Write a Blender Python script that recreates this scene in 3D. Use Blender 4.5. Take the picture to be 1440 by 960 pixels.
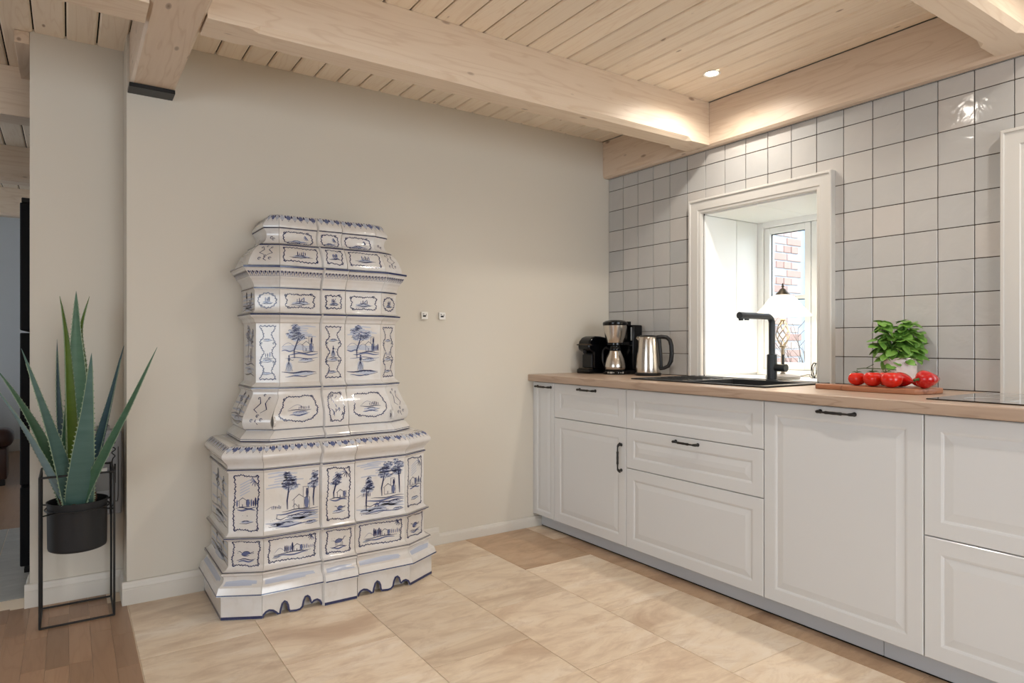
import bpy, bmesh, math, random
from mathutils import Vector, Matrix
for o in list(bpy.data.objects): bpy.data.objects.remove(o)
C = bpy.context.scene.collection
SC = bpy.context.scene
# ------------------------------------------------------------------ camera
cd = bpy.data.cameras.new('camera'); cam = bpy.data.objects.new('camera', cd); C.objects.link(cam)
cam.location = (0, 0, 1.1226)
cam.rotation_euler = (math.pi/2, 0, -0.594572)
cd.sensor_width = 36; cd.lens = 924.25/1440*36
cd.shift_x = -1.58/1440; cd.shift_y = 1.0/1440
cd.clip_start = 0.05
SC.camera = cam
# ------------------------------------------------------------------ world, lights, exposure
w = bpy.data.worlds.new('world'); SC.world = w; w.use_nodes = True
bg = w.node_tree.nodes['Background']; bg.inputs[0].default_value = (0.80, 0.90, 1.0, 1); bg.inputs[1].default_value = 5.6
SC.view_settings.view_transform = 'Standard'; SC.view_settings.look = 'None'
SC.view_settings.gamma = 1; SC.view_settings.use_curve_mapping = False
SC.view_settings.exposure = -0.24
def area(name, loc, rot, sx, sy, power, col):
    l = bpy.data.lights.new(name, 'AREA'); l.shape = 'RECTANGLE'; l.size = sx; l.size_y = sy; l.energy = power; l.color = col
    o = bpy.data.objects.new(name, l); C.objects.link(o); o.location = loc; o.rotation_euler = rot; return o
HP = math.pi/2
area('daylight_rear', (1.1, -2.9, 1.35), (HP, 0, 0), 2.6, 1.7, 49, (0.90, 0.95, 1.0))
area('daylight_left', (-2.95, 0.2, 1.35), (HP, 0, -HP), 2.6, 1.7, 24, (0.82, 0.91, 1.0))
area('daylight_far_room', (-2.95, 6.4, 1.35), (HP, 0, -HP), 2.4, 1.7, 13, (0.80, 0.90, 1.0))
area('daylight_kitchen_window', (3.62, 0.61, 1.39), (HP, 0, HP), 0.6, 0.85, 5, (0.85, 0.93, 1.0))
SPOT_COL = (1.0, 0.93, 0.84)
SPOT_POWER = 42
# ------------------------------------------------------------------ helpers
def lin(c):
    c = c/255
    return c/12.92 if c <= .04045 else ((c+.055)/1.055)**2.4
def rgb(r, g, b): return (lin(r), lin(g), lin(b), 1)
MATS = {}
def mat(name, col, rough=.5, metal=0, coat=0, emit=None, estr=0, spec=.5, trans=0, ior=1.45):
    m = bpy.data.materials.new(name); m.use_nodes = True; MATS[name] = m
    b = m.node_tree.nodes['Principled BSDF']
    b.inputs['Base Color'].default_value = col; b.inputs['Roughness'].default_value = rough
    b.inputs['Metallic'].default_value = metal; b.inputs['Coat Weight'].default_value = coat
    b.inputs['Specular IOR Level'].default_value = spec; b.inputs['Transmission Weight'].default_value = trans
    b.inputs['IOR'].default_value = ior
    if emit: b.inputs['Emission Color'].default_value = emit; b.inputs['Emission Strength'].default_value = estr
    return m
def nn(m, t, **k):
    n = m.node_tree.nodes.new(t)
    for a, v in k.items(): setattr(n, a, v)
    return n
def lk(m, a, b): m.node_tree.links.new(a, b)
def bsdf(m): return m.node_tree.nodes['Principled BSDF']
def coords(m, scale=(1,1,1), rnd=0, kind='Object'):
    tc = nn(m, 'ShaderNodeTexCoord'); mp = nn(m, 'ShaderNodeMapping'); mp.inputs['Scale'].default_value = scale
    lk(m, tc.outputs[kind], mp.inputs['Vector'])
    if rnd:
        oi = nn(m, 'ShaderNodeObjectInfo'); mu = nn(m, 'ShaderNodeMath', operation='MULTIPLY'); mu.inputs[1].default_value = rnd
        lk(m, oi.outputs['Random'], mu.inputs[0])
        cb = nn(m, 'ShaderNodeCombineXYZ')
        for i in range(3): lk(m, mu.outputs[0], cb.inputs[i])
        lk(m, cb.outputs[0], mp.inputs['Location'])
    return mp.outputs[0]
def noise(m, v, scale, detail=4, rough=.55, dist=0):
    n = nn(m, 'ShaderNodeTexNoise'); n.inputs['Scale'].default_value = scale; n.inputs['Detail'].default_value = detail
    n.inputs['Roughness'].default_value = rough; n.inputs['Distortion'].default_value = dist
    lk(m, v, n.inputs['Vector']); return n.outputs['Fac']
def ramp(m, f, stops):
    r = nn(m, 'ShaderNodeValToRGB'); e = r.color_ramp.elements
    while len(e) < len(stops): e.new(.5)
    for x, (p, c) in zip(e, stops): x.position = p; x.color = c
    lk(m, f, r.inputs[0]); return r.outputs[0]
def mix(m, f, a, b, mode='MIX'):
    n = nn(m, 'ShaderNodeMix', data_type='RGBA', blend_type=mode)
    def put(i, v):
        if isinstance(v, (tuple, float, int)): n.inputs[i].default_value = v
        else: lk(m, v, n.inputs[i])
    put(0, f); put(6, a); put(7, b); return n.outputs[2]
def bump(m, h, s, d=.01):
    b = nn(m, 'ShaderNodeBump'); b.inputs['Strength'].default_value = s; b.inputs['Distance'].default_value = d
    lk(m, h, b.inputs['Height']); lk(m, b.outputs[0], bsdf(m).inputs['Normal'])
def setc(m, c): lk(m, c, bsdf(m).inputs['Base Color'])
def randval(m):
    return nn(m, 'ShaderNodeObjectInfo').outputs['Random']

def wood(name, axis, base, dark, light, knot, rough=.5, rnd=37., ks=1.0, kn=.05, rings=.7, tone=.10, flat=False):
    m = mat(name, base, rough)
    sc = [9, 9, 9]; sc[axis] = .8
    v = coords(m, tuple(sc), rnd)
    f1 = noise(m, v, 1.1, 3, .5, .5)
    wv = nn(m, 'ShaderNodeMath', operation='MULTIPLY'); wv.inputs[1].default_value = 60; lk(m, f1, wv.inputs[0])
    sn = nn(m, 'ShaderNodeMath', operation='SINE'); lk(m, wv.outputs[0], sn.inputs[0])
    c1 = ramp(m, sn.outputs[0], [(0, (0,0,0,1)), (.75, (.25*rings,)*3+(1,)), (1, (rings,)*3+(1,))])
    col = mix(m, f1, base, light)
    col = mix(m, c1, col, dark)
    sc2 = [60, 60, 60]; sc2[axis] = 2.5
    v2 = coords(m, tuple(sc2), rnd)
    f2 = noise(m, v2, 1.5, 3, .6)
    col = mix(m, mixf(m, f2, .35), col, dark)
    if knot:
        sk = [8.5*ks]*3; sk[axis] = 3.1*ks
        if flat: sk[2] = .05
        vk = coords(m, tuple(sk), rnd)
        vo = nn(m, 'ShaderNodeTexVoronoi'); vo.inputs['Scale'].default_value = 1.0; lk(m, vk, vo.inputs['Vector'])
        rr = ramp(m, vo.outputs['Distance'], [(0, (1,1,1,1)), (kn, (.5,.5,.5,1)), (kn*1.35, (0,0,0,1))])
        col = mix(m, rr, col, knot)
    # tone per piece
    hs = nn(m, 'ShaderNodeHueSaturation'); ma = nn(m, 'ShaderNodeMapRange'); ma.inputs['To Min'].default_value = 1-tone; ma.inputs['To Max'].default_value = 1+tone
    lk(m, randval(m), ma.inputs['Value']); lk(m, ma.outputs[0], hs.inputs['Value']); lk(m, col, hs.inputs['Color'])
    setc(m, hs.outputs[0]); bump(m, f2, .15, .002)
    return m
def mixf(m, f, s):
    n = nn(m, 'ShaderNodeMath', operation='MULTIPLY'); n.inputs[1].default_value = s; lk(m, f, n.inputs[0]); return n.outputs[0]

# ---- materials
def paint(name, c, rough=.7, b=.04):
    m = mat(name, c, rough); v = coords(m); bump(m, noise(m, v, 260, 2), b, .001); return m
paint('wall_paint', rgb(212, 205, 192), .75)
paint('far_paint', rgb(205, 208, 210), .75)
paint('trim_paint', rgb(211, 208, 202), .35, .01)
paint('reveal_paint', rgb(240, 241, 240), .4, .01)
paint('base_paint', rgb(214, 209, 200), .4, .01)
mat('cab_white', rgb(220, 222, 224), .18, spec=.5)
mat('cab_inner', rgb(190, 188, 184), .5)
mat('plinth_grey', rgb(196, 200, 206), .3)
wood('pine_y', 1, rgb(246, 231, 210), rgb(226, 204, 180), rgb(248, 236, 218), rgb(140, 112, 90), .42, kn=.055, rings=.38, tone=.05, flat=True, ks=1.25)
wood('pine_x', 0, rgb(228, 208, 184), rgb(204, 176, 148), rgb(236, 220, 200), rgb(140, 112, 90), .42, kn=.085, ks=1.35, rings=.34, tone=.03)
wood('pine_beam_y', 1, rgb(220, 200, 178), rgb(192, 162, 134), rgb(230, 212, 192), rgb(132, 106, 86), .42, kn=.085, ks=1.35, rings=.34, tone=.03)
wood('oak_top', 1, rgb(180, 158, 140), rgb(146, 121, 104), rgb(196, 174, 155), rgb(90, 72, 62), .36, kn=.045, ks=.9, rings=.45, tone=.02)
wood('oak_floor', 1, rgb(164, 130, 104), rgb(130, 98, 76), rgb(180, 148, 120), None, .35, tone=.2, rings=.18)
wood('board_wood', 1, rgb(158, 104, 74), rgb(118, 70, 48), rgb(176, 122, 90), None, .4)
mat('soft_black', rgb(22, 22, 23), .35, spec=.4)
mat('matt_black', rgb(38, 39, 41), .5)
mat('gloss_black', rgb(7, 8, 11), .16, spec=.4)
mat('fridge_black', rgb(10, 12, 17), .5, spec=.2)
mat('void_black', rgb(18, 16, 14), .9)
mat('iron_black', rgb(24, 23, 23), .42)
mat('faucet_black', rgb(52, 56, 60), .38, metal=.25)
mat('white_plastic', rgb(235, 232, 226), .35)
mat('grey_plastic', rgb(128, 126, 124), .4)
mat('grey_panel', rgb(158, 156, 156), .45)
mat('leather', rgb(62, 40, 34), .32)
mat('glass_black', rgb(10, 11, 14), .04, coat=1)
mat('pewter', rgb(150, 140, 124), .32, metal=.9)
mat('pewter_dark', rgb(88, 78, 66), .35, metal=.8)
mat('outdoor_blue', rgb(120, 160, 186), .5)
mat('mortar', rgb(176, 184, 196), .9)
mat('lawn', rgb(96, 110, 74), .95)
mat('twig', rgb(92, 82, 74), .9)
m = mat('glass', (1,1,1,1), 0.0, trans=1, ior=1.02, spec=.3)
# window glass: thin, straight through
mg = bpy.data.materials.new('pane_glass'); mg.use_nodes = True; MATS['pane_glass'] = mg
nt = mg.node_tree; nt.nodes.remove(nt.nodes['Principled BSDF'])
tr = nt.nodes.new('ShaderNodeBsdfTransparent'); gl = nt.nodes.new('ShaderNodeBsdfGlossy'); gl.inputs['Roughness'].default_value = .02
mx = nt.nodes.new('ShaderNodeMixShader'); mx.inputs[0].default_value = .06
nt.links.new(tr.outputs[0], mx.inputs[1]); nt.links.new(gl.outputs[0], mx.inputs[2]); nt.links.new(mx.outputs[0], nt.nodes['Material Output'].inputs[0])
# brushed steel
def steel(name, col, r):
    m = mat(name, col, r, metal=1); v = coords(m, (1, 1, 60)); f = noise(m, v, 14, 3)
    v2 = coords(m, (140, 140, 1.2)); f2 = noise(m, v2, 1.5, 2)
    bump(m, f2, .05, .001); return m
steel('steel', rgb(206, 200, 192), .2)
# wall tile glaze
m = mat('tile_glaze', rgb(200, 199, 196), .10, coat=.3)
v = coords(m, (1,1,1), 23., 'Object'); f = noise(m, v, 9, 3, .5, .6); f2 = noise(m, v, 38, 2, .5)
c = mix(m, f, rgb(176, 176, 175), rgb(197, 194, 190))
rv = randval(m); c2 = ramp(m, rv, [(0, rgb(174, 177, 178)), (.3, rgb(199, 195, 189)), (.65, rgb(186, 186, 184)), (1, rgb(204, 197, 190))])
c = mix(m, .6, c, c2); setc(m, c); bump(m, f, .35, .012)
mat('grout', rgb(72, 61, 52), .9)
# stove glaze
def glaze(name, a, b_, dirt):
    m = mat(name, a, .08, coat=.5)
    v = coords(m); f = noise(m, v, 5, 5, .6); f2 = noise(m, v, 30, 3)
    c = mix(m, ramp(m, f, [(.35, (0,0,0,1)), (.75, (1,1,1,1))]), a, b_)
    c = mix(m, ramp(m, f2, [(.55, (0,0,0,1)), (.85, (.5,.5,.5,1))]), c, dirt)
    rv = randval(m); c = mix(m, mixf(m, rv, .35), c, b_)
    setc(m, c); bump(m, f, .12, .01); return m
glaze('stove_glaze', rgb(222, 221, 221), rgb(210, 202, 193), rgb(194, 186, 178))
mat('stove_core', rgb(206, 200, 192), .5)
mat('ink', rgb(42, 49, 88), .15, coat=.3)
mat('ink_mid', rgb(96, 105, 142), .15, coat=.3)
mat('ink_wash', rgb(180, 186, 202), .15, coat=.3)
# travertine
def stone(name, a, b_, c_, rnd=19., rough=.34, sc=1.0):
    m = mat(name, a, rough); v = coords(m, (sc*.8, sc*2.2, 1), rnd)
    f = noise(m, v, 2.2, 8, .62, .9); f2 = noise(m, v, 7, 8, .72, .8); f3 = noise(m, v, 90, 2, .6)
    c = ramp(m, f, [(.30, b_), (.52, a), (.72, c_)])
    c = mix(m, ramp(m, f2, [(.46, (0,0,0,1)), (.74, (.8,.8,.8,1))]), c, b_)
    c = mix(m, ramp(m, f3, [(.70, (0,0,0,1)), (.78, (.4,.4,.4,1))]), c, rgb(226, 210, 188))
    hs = nn(m, 'ShaderNodeHueSaturation'); ma = nn(m, 'ShaderNodeMapRange'); ma.inputs['To Min'].default_value = .9; ma.inputs['To Max'].default_value = 1.06
    lk(m, randval(m), ma.inputs['Value']); lk(m, ma.outputs[0], hs.inputs['Value']); lk(m, c, hs.inputs['Color']); setc(m, hs.outputs[0])
    bump(m, f2, .06, .003); return m
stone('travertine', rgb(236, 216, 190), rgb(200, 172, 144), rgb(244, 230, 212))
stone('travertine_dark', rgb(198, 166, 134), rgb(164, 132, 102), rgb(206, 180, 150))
stone('grey_stone', rgb(176, 176, 172), rgb(160, 160, 158), rgb(190, 190, 186), sc=2)
mat('floor_grout', rgb(238, 222, 200), .8)
# brick
m = mat('brick_clay', rgb(158, 110, 96), .9); v = coords(m, (1,1,1), 31.); f = noise(m, v, 22, 4)
rv = randval(m); c = ramp(m, rv, [(0, rgb(166, 122, 116)), (.4, rgb(190, 152, 142)), (.7, rgb(186, 170, 172)), (1, rgb(204, 180, 172))])
setc(m, mix(m, mixf(m, f, .5), c, rgb(196, 172, 160)))
# leaves
def leafmat(name, a, b_, rough=.45, kind='Object', sc=(2, 2, 12)):
    m = mat(name, a, rough); v = coords(m, sc); f = noise(m, v, 3, 4)
    setc(m, mix(m, f, a, b_)); return m
leafmat('agave_blue', rgb(62, 92, 84), rgb(96, 126, 120))
leafmat('agave_pale', rgb(100, 126, 128), rgb(134, 156, 158))
leafmat('agave_green', rgb(54, 88, 64), rgb(88, 124, 98))
leafmat('agave_dark', rgb(38, 62, 68), rgb(66, 92, 100))
leafmat('agave_lime', rgb(66, 94, 22), rgb(96, 122, 40))
mat('agave_edge', rgb(140, 158, 132), .5)
leafmat('basil_leaf', rgb(78, 128, 40), rgb(134, 178, 84), .38, sc=(20, 20, 20))
bsdf(MATS['basil_leaf']).inputs['Subsurface Weight'].default_value = .1
mat('basil_stem', rgb(92, 130, 50), .5)
mat('soil', rgb(40, 30, 26), .95)
mat('dry_leaf', rgb(92, 66, 52), .9)
mat('tomato_red', rgb(206, 30, 12), .12, coat=.4)
mat('pepper_red', rgb(190, 14, 12), .1, coat=.5)
mat('vine_green', rgb(60, 84, 40), .6)
mat('pot_white', rgb(228, 216, 210), .45)
mat('lamp_glass', rgb(250, 240, 222), .3, emit=(1.0, .86, .66, 1), estr=3.6)
mat('lamp_emit', (1,1,1,1), .3, emit=(1.0, .90, .74, 1), estr=26)
mat('display', rgb(168, 172, 176), .3)
mat('decal_white', rgb(176, 174, 170), .4)
mat('decal_dark', rgb(60, 58, 56), .4)

def worldloc(o):
    v = Vector((0,0,0))
    while o: v += o.location; o = o.parent
    return v
class MB:
    def __init__(s): s.v = []; s.f = []; s.m = []
    def add(s, verts, faces, mi=0):
        n = len(s.v); s.v += [tuple(p) for p in verts]
        for f in faces: s.f.append(tuple(n+i for i in f)); s.m.append(mi)
    def box(s, x0, y0, z0, x1, y1, z1, mi=0):
        if x0 > x1: x0, x1 = x1, x0
        if y0 > y1: y0, y1 = y1, y0
        if z0 > z1: z0, z1 = z1, z0
        s.add([(x0,y0,z0),(x1,y0,z0),(x1,y1,z0),(x0,y1,z0),(x0,y0,z1),(x1,y0,z1),(x1,y1,z1),(x0,y1,z1)],
              [(0,3,2,1),(4,5,6,7),(0,1,5,4),(1,2,6,5),(2,3,7,6),(3,0,4,7)], mi)
    def prism(s, poly, z0, z1, mi=0, f=None):
        n = len(poly); g = f or (lambda x, y, z: (x, y, z))
        s.add([g(x,y,z0) for x,y in poly]+[g(x,y,z1) for x,y in poly],
              [tuple(range(n-1,-1,-1)), tuple(range(n,2*n))]+[(i,(i+1)%n,n+(i+1)%n,n+i) for i in range(n)], mi)
    def tube(s, pts, r, n=10, mi=0, cap=True, closed=False):
        pts = [Vector(p) for p in pts]; k = len(pts); rr = r if isinstance(r, (list, tuple)) else [r]*k
        vs = []; up = None
        for i, p in enumerate(pts):
            a = pts[(i-1) % k] if (i or closed) else p; b = pts[(i+1) % k] if (i < k-1 or closed) else p
            t = (b-a).normalized()
            if up is None: up = Vector((0,0,1)) if abs(t.z) < .9 else Vector((1,0,0))
            u = (up - t*up.dot(t)).normalized(); w_ = t.cross(u); up = u
            for j in range(n):
                q = 2*math.pi*j/n; vs.append(p+(u*math.cos(q)+w_*math.sin(q))*rr[i])
        fs = []
        for i in range(k if closed else k-1):
            a, b = i*n, ((i+1) % k)*n
            for j in range(n): fs.append((a+j, a+(j+1)%n, b+(j+1)%n, b+j))
        if cap and not closed: fs += [tuple(range(n-1,-1,-1)), tuple(range((k-1)*n, k*n))]
        s.add(vs, fs, mi)
    def lathe(s, prof, c=(0,0,0), n=32, mi=0, wob=None, cap=True):
        vs = []; fs = []
        for i, (r, z) in enumerate(prof):
            for j in range(n):
                a = 2*math.pi*j/n; k = wob(a, i) if wob else 1
                vs.append((c[0]+r*k*math.cos(a), c[1]+r*k*math.sin(a), c[2]+z))
        for i in range(len(prof)-1):
            for j in range(n): fs.append((i*n+j, i*n+(j+1)%n, (i+1)*n+(j+1)%n, (i+1)*n+j))
        if cap:
            if prof[0][0] > 1e-5: fs.append(tuple(range(n-1,-1,-1)))
            if prof[-1][0] > 1e-5: fs.append(tuple(range((len(prof)-1)*n, len(prof)*n)))
        s.add(vs, fs, mi)
    def build(s, name, mats, parent=None, bevel=0, seg=1, smooth=None, local=False, sub=0):
        if isinstance(mats, str): mats = [mats]
        off = worldloc(parent) if (parent is not None and not local) else Vector((0,0,0))
        me = bpy.data.meshes.new(name)
        me.from_pydata([(x-off.x, y-off.y, z-off.z) for x,y,z in s.v], [], s.f)
        for k in mats: me.materials.append(MATS[k])
        me.polygons.foreach_set('material_index', s.m)
        if bevel:
            bm = bmesh.new(); bm.from_mesh(me)
            ed = [e for e in bm.edges if len(e.link_faces) == 2 and e.calc_face_angle(0) > .5]
            bmesh.ops.bevel(bm, geom=ed, offset=bevel, segments=seg, affect='EDGES', profile=.5, clamp_overlap=True)
            bm.to_mesh(me); bm.free()
        if smooth is not None:
            me.polygons.foreach_set('use_smooth', [True]*len(me.polygons)); me.set_sharp_from_angle(angle=math.radians(smooth))
        me.update()
        o = bpy.data.objects.new(name, me); C.objects.link(o)
        if parent is not None: o.parent = parent
        if sub:
            md = o.modifiers.new('s', 'SUBSURF'); md.levels = sub; md.render_levels = sub
        return o
def thing(name, label, cat, loc=(0,0,0), group=None, rz=0):
    o = bpy.data.objects.new(name, None); C.objects.link(o); o.location = loc; o.rotation_euler = (0,0,rz); o.empty_display_size = .05
    return tag(o, label, cat, group)
def tag(o, label, cat, group=None):
    o['label'] = label; o['category'] = cat
    if group: o['group'] = group
    return o
def struct(o): o['kind'] = 'structure'; return o
def semp(name, loc=(0,0,0)):
    o = bpy.data.objects.new(name, None); C.objects.link(o); o.location = loc; o['kind'] = 'structure'; return o
def boxo(name, mats, b, parent=None, bevel=0, seg=1, smooth=None):
    m = MB(); m.box(*b); return m.build(name, mats, parent, bevel, seg, smooth)
def dup(root, loc, rz, label=None):
    r = root.copy(); C.objects.link(r); r.location = loc; r.rotation_euler = (0,0,rz)
    if label: r['label'] = label
    for ch in list(root.children):
        c = ch.copy(); C.objects.link(c); c.parent = r
        for g in ch.children:
            d = g.copy(); C.objects.link(d); d.parent = c
    return r
R = random.Random(7)

D = 3.261; XR = 2.97; WT = .928; CZ = 2.44
# ================================================================== STRUCTURE
# back wall
m = MB(); m.box(.206, D, 0, 3.5, 3.60, CZ+.1); struct(m.build('wall_back', 'wall_paint'))
m = MB(); m.box(-.137, 3.46, 0, .2055, 3.60, CZ+.1); struct(m.build('wall_niche', 'wall_paint'))
# right (outer) wall with two deep window openings
W1 = (1.778, 2.472); W2 = (.26, .954); WZ = (.93, 1.85); WX = 3.447
m = MB()
m.box(2.98, W1[1], 0, 3.56, D-.0005, CZ+.1); m.box(2.98, W2[1], 0, 3.56, W1[0], CZ+.1); m.box(2.98, -3.0, 0, 3.56, W2[0], CZ+.1)
for a, b in (W1, W2): m.box(2.98, a, 0, 3.56, b, WZ[0]-.03); m.box(2.98, a, WZ[1], 3.56, b, CZ+.1)
wr = struct(m.build('wall_right', 'reveal_paint'))
m = MB()
def gr(y0, y1, z0, z1): m.box(2.9745, y0, z0, 2.9795, y1, z1)
gr(W1[1], D-.001, .9, 2.2); gr(W2[1], W1[0], .9, 2.2); gr(-.6, W2[0], .9, 2.2)
for a, b in (W1, W2): gr(a, b, WZ[1], 2.2)
m.build('grout', 'grout', wr)
# glazed wall tiles, one object each
def rect_cut(r, holes):
    out = [r]
    for h in holes:
        nx = []
        for (a, b, c, d) in out:
            if b <= h[0] or a >= h[1] or d <= h[2] or c >= h[3]: nx.append((a,b,c,d)); continue
            if a < h[0]: nx.append((a, h[0], c, d)); a = h[0]
            if b > h[1]: nx.append((h[1], b, c, d)); b = h[1]
            if c < h[2]: nx.append((a, b, c, h[2]))
            if d > h[3]: nx.append((a, b, h[3], d))
        out = nx
    return out
P = .13269
holes = [(W1[0]-.001, W1[1]+.001, .5, WZ[1]+.001), (W2[0]-.001, W2[1]+.001, .5, WZ[1]+.001)]
tile_mesh = {}
def tile_at(a, b, c, d):
    g = .0017
    if b-a < .012 or d-c < .012: return
    w_, h_ = b-a-2*g, d-c-2*g; key = (round(w_, 3), round(h_, 3))
    if key not in tile_mesh:
        q = MB(); q.box(-.004, -w_/2, -h_/2, .004, w_/2, h_/2); o = q.build('tile', 'tile_glaze', wr, bevel=.0012, local=True); tile_mesh[key] = o.data
    else:
        o = bpy.data.objects.new('tile', tile_mesh[key]); C.objects.link(o); o.parent = wr
    o.location = (2.9745-.0005+R.uniform(-.0004, .0003), (a+b)/2, (c+d)/2)
    o.rotation_euler = (0, R.uniform(-.006, .006), R.uniform(-.006, .006))
ys = [D-.001] + [3.1225-k*P for k in range(0, 23)]
zs = [2.199] + [2.1173-j*P for j in range(0, 9)] + [.929]
for i in range(len(ys)-1):
    for j in range(len(zs)-1):
        for (a, b, c, d) in rect_cut((ys[i+1], ys[i], zs[j+1], zs[j]), holes):
            tile_at(a, b, c, d)
# casing and windows
def casing(idx, y0, y1):
    e = semp('window_%d' % idx, (2.97, (y0+y1)/2, WZ[0]))
    prof = [(0, .0), (0, .033), (.003, .036), (.011, .036), (.013, .030), (.060, .029), (.064, .025), (.076, .024), (.080, .020), (.080, .0)]   # (in from the outer edge, proud of the wall)
    def strip(path, name):   # path: two (outer, inner) point pairs in (y, z)
        q = MB(); n = len(prof); vs = []
        for (o_, i_) in path:
            for (t, p_) in prof:
                k = t/.080; vs.append((2.9695-p_, o_[0]+(i_[0]-o_[0])*k, o_[1]+(i_[1]-o_[1])*k))
        fs = [(j, (j+1) % n, n+(j+1) % n, n+j) for j in range(n)]+[tuple(range(n-1,-1,-1)), tuple(range(n, 2*n))]
        q.add(vs, fs); return q.build(name, 'trim_paint', e, smooth=30)
    oy0, oy1, oz = y0-.08+.004, y1+.08, WZ[1]+.076
    iy0, iy1, iz = y0+.004, y1, WZ[1]-.004; zb = WT+.001
    strip([((oy1, zb), (iy1, zb)), ((oy1, oz), (iy1, iz))], 'casing')
    strip([((oy1, oz), (iy1, iz)), ((oy0, oz), (iy0, iz))], 'casing')
    strip([((oy0, oz), (iy0, iz)), ((oy0, zb), (iy0, zb))], 'casing')
    # lining boards of the reveal
    for yy, s in ((y1-.006, 1), (y0+.006, -1)):
        for xa, xb in ((2.972, 3.246), (3.249, 3.445)):
            boxo('lining_board', 'reveal_paint', (xa, yy-.0055, WT+.012, xb, yy+.0055, WZ[1]-.013), e, bevel=.0015)
    for ya, yb in ((y0+.013, y0+.345), (y0+.348, y1-.013)):
        boxo('lining_board', 'reveal_paint', (2.972, ya, WZ[1]-.0125, 3.445, yb, WZ[1]-.002), e, bevel=.0015)
    boxo('window_sill', 'reveal_paint', (2.955, y0+.002, WZ[0]-.028, 3.50, y1-.002, WZ[0]-.004), e, bevel=.003)
    # frame
    fx = 3.447
    q = MB(); fw = .045
    a, b, c, d = y0+.001, y1-.001, WZ[0]-.003, WZ[1]-.001
    for bx in ((fx, a, c, fx+.07, a+fw, d), (fx, b-fw, c, fx+.07, b, d), (fx, a+fw, c, fx+.07, b-fw, c+.035), (fx, a+fw, d-fw, fx+.07, b-fw, d)): q.box(*bx)
    q.build('window_frame', 'reveal_paint', e, bevel=.003)
    # two sashes: the left one (large), and a narrow one
    mid = (y0+y1)/2-.0
    for (sa, sb) in ((a+fw+.002, mid-.002), (mid+.002, b-fw-.002)):
        sx = fx+.012; sw = .036
        q = MB(); sc_, sd = c+.037, d-fw-.002
        for bx in ((sx, sa, sc_, sx+.05, sa+sw, sd), (sx, sb-sw, sc_, sx+.05, sb, sd), (sx, sa+sw, sc_, sx+.05, sb-sw, sc_+.04), (sx, sa+sw, sd-sw, sx+.05, sb-sw, sd), (sx+.008, sa+sw, 1.372, sx+.042, sb-sw, 1.394)): q.box(*bx)
        s_ = q.build('sash', 'reveal_paint', e, bevel=.004, seg=2)
        for za, zb_ in ((sc_+.041, 1.371), (1.395, sd-sw-.001)):
            boxo('pane', 'pane_glass', (sx+.024, sa+sw+.001, za, sx+.028, sb-sw-.001, zb_), s_)
            q = MB()
            for t in ((sa+sw+.0005, sa+sw+.0045), (sb-sw-.0045, sb-sw-.0005)): q.box(sx+.019, t[0], za, sx+.0235, t[1], zb_)
            q.box(sx+.019, sa+sw+.005, zb_-.004, sx+.0235, sb-sw-.005, zb_)
            q.build('gasket', 'soft_black', s_)
    return e
casing(1, *W1); casing(2, *W2)
# far room and the parts of the house around the camera
m = MB(); m.box(-3.2, 8.5, 0, .7, 8.7, CZ+.1); struct(m.build('wall_far', 'far_paint'))
m = MB(); m.box(.7, 3.6, 0, .85, 8.5, CZ+.1); struct(m.build('wall_far_light_block', 'far_paint'))  # unseen wall, added to block stray light in the far room
def holed(name, x0, x1, y0, y1, axis, holes_, mt):
    m = MB()
    rect = (y0, y1, 0, CZ+.1) if axis == 'x' else (x0, x1, 0, CZ+.1)
    for (a, b, c, d) in rect_cut(rect, holes_):
        if axis == 'x': m.box(x0, a, c, x1, b, d)
        else: m.box(a, y0, c, b, y1, d)
    return struct(m.build(name, mt))
holed('wall_left', -3.2, -3.05, -3.0, 8.5, 'x', [(-.8, .9, .7, 2.1), (5.2, 6.6, .7, 2.1)], 'wall_paint')  # unseen openings, invented and sized for the daylight they let in
holed('wall_rear', -3.2, 3.56, -3.15, -3.0, 'y', [(.4, 2.3, .7, 2.1)], 'wall_paint')  # unseen opening, narrowed to dim the left of the back wall
boxo('ceiling', 'cab_inner', (-3.2, -3.1, CZ+.022, 3.5, 8.7, CZ+.12))
ce = bpy.data.objects['ceiling']; struct(ce)
# ceiling boards (along Y), one object each
pitch = .11372; x = .558-.11372*24
bi = 0
while x < 2.95:
    x1 = min(x+pitch, 2.918)
    if x1-x > .02:
        q = MB(); g = .0024; t = .012
        y0, y1 = -3.0, (D-.001 if x1 > .25 else (3.459 if x1 > -.05 else 8.49))
        xa, xb = x+g+.0004, x1-g-.0004
        sec = [(xa, CZ+t), (xa, CZ+.006), (xa+.006, CZ), (xb-.006, CZ), (xb, CZ+.006), (xb, CZ+t)]
        n = len(sec)
        if x > -.9 or True:
            vs = [(sx, y0, sz) for sx, sz in sec]+[(sx, y1, sz) for sx, sz in sec]
            q.add(vs, [(i, i+1, n+i+1, n+i) for i in range(n-1)]+[(n-1, 0, n, 2*n-1), tuple(range(n-1,-1,-1)), tuple(range(n, 2*n))])
            o = q.build('ceiling_board', 'pine_y', ce)
    x += pitch
boxo('gap_shadow', 'void_black', (-2.2, -3.0, CZ+.013, 2.918, 8.49, CZ+.02), ce)
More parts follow.
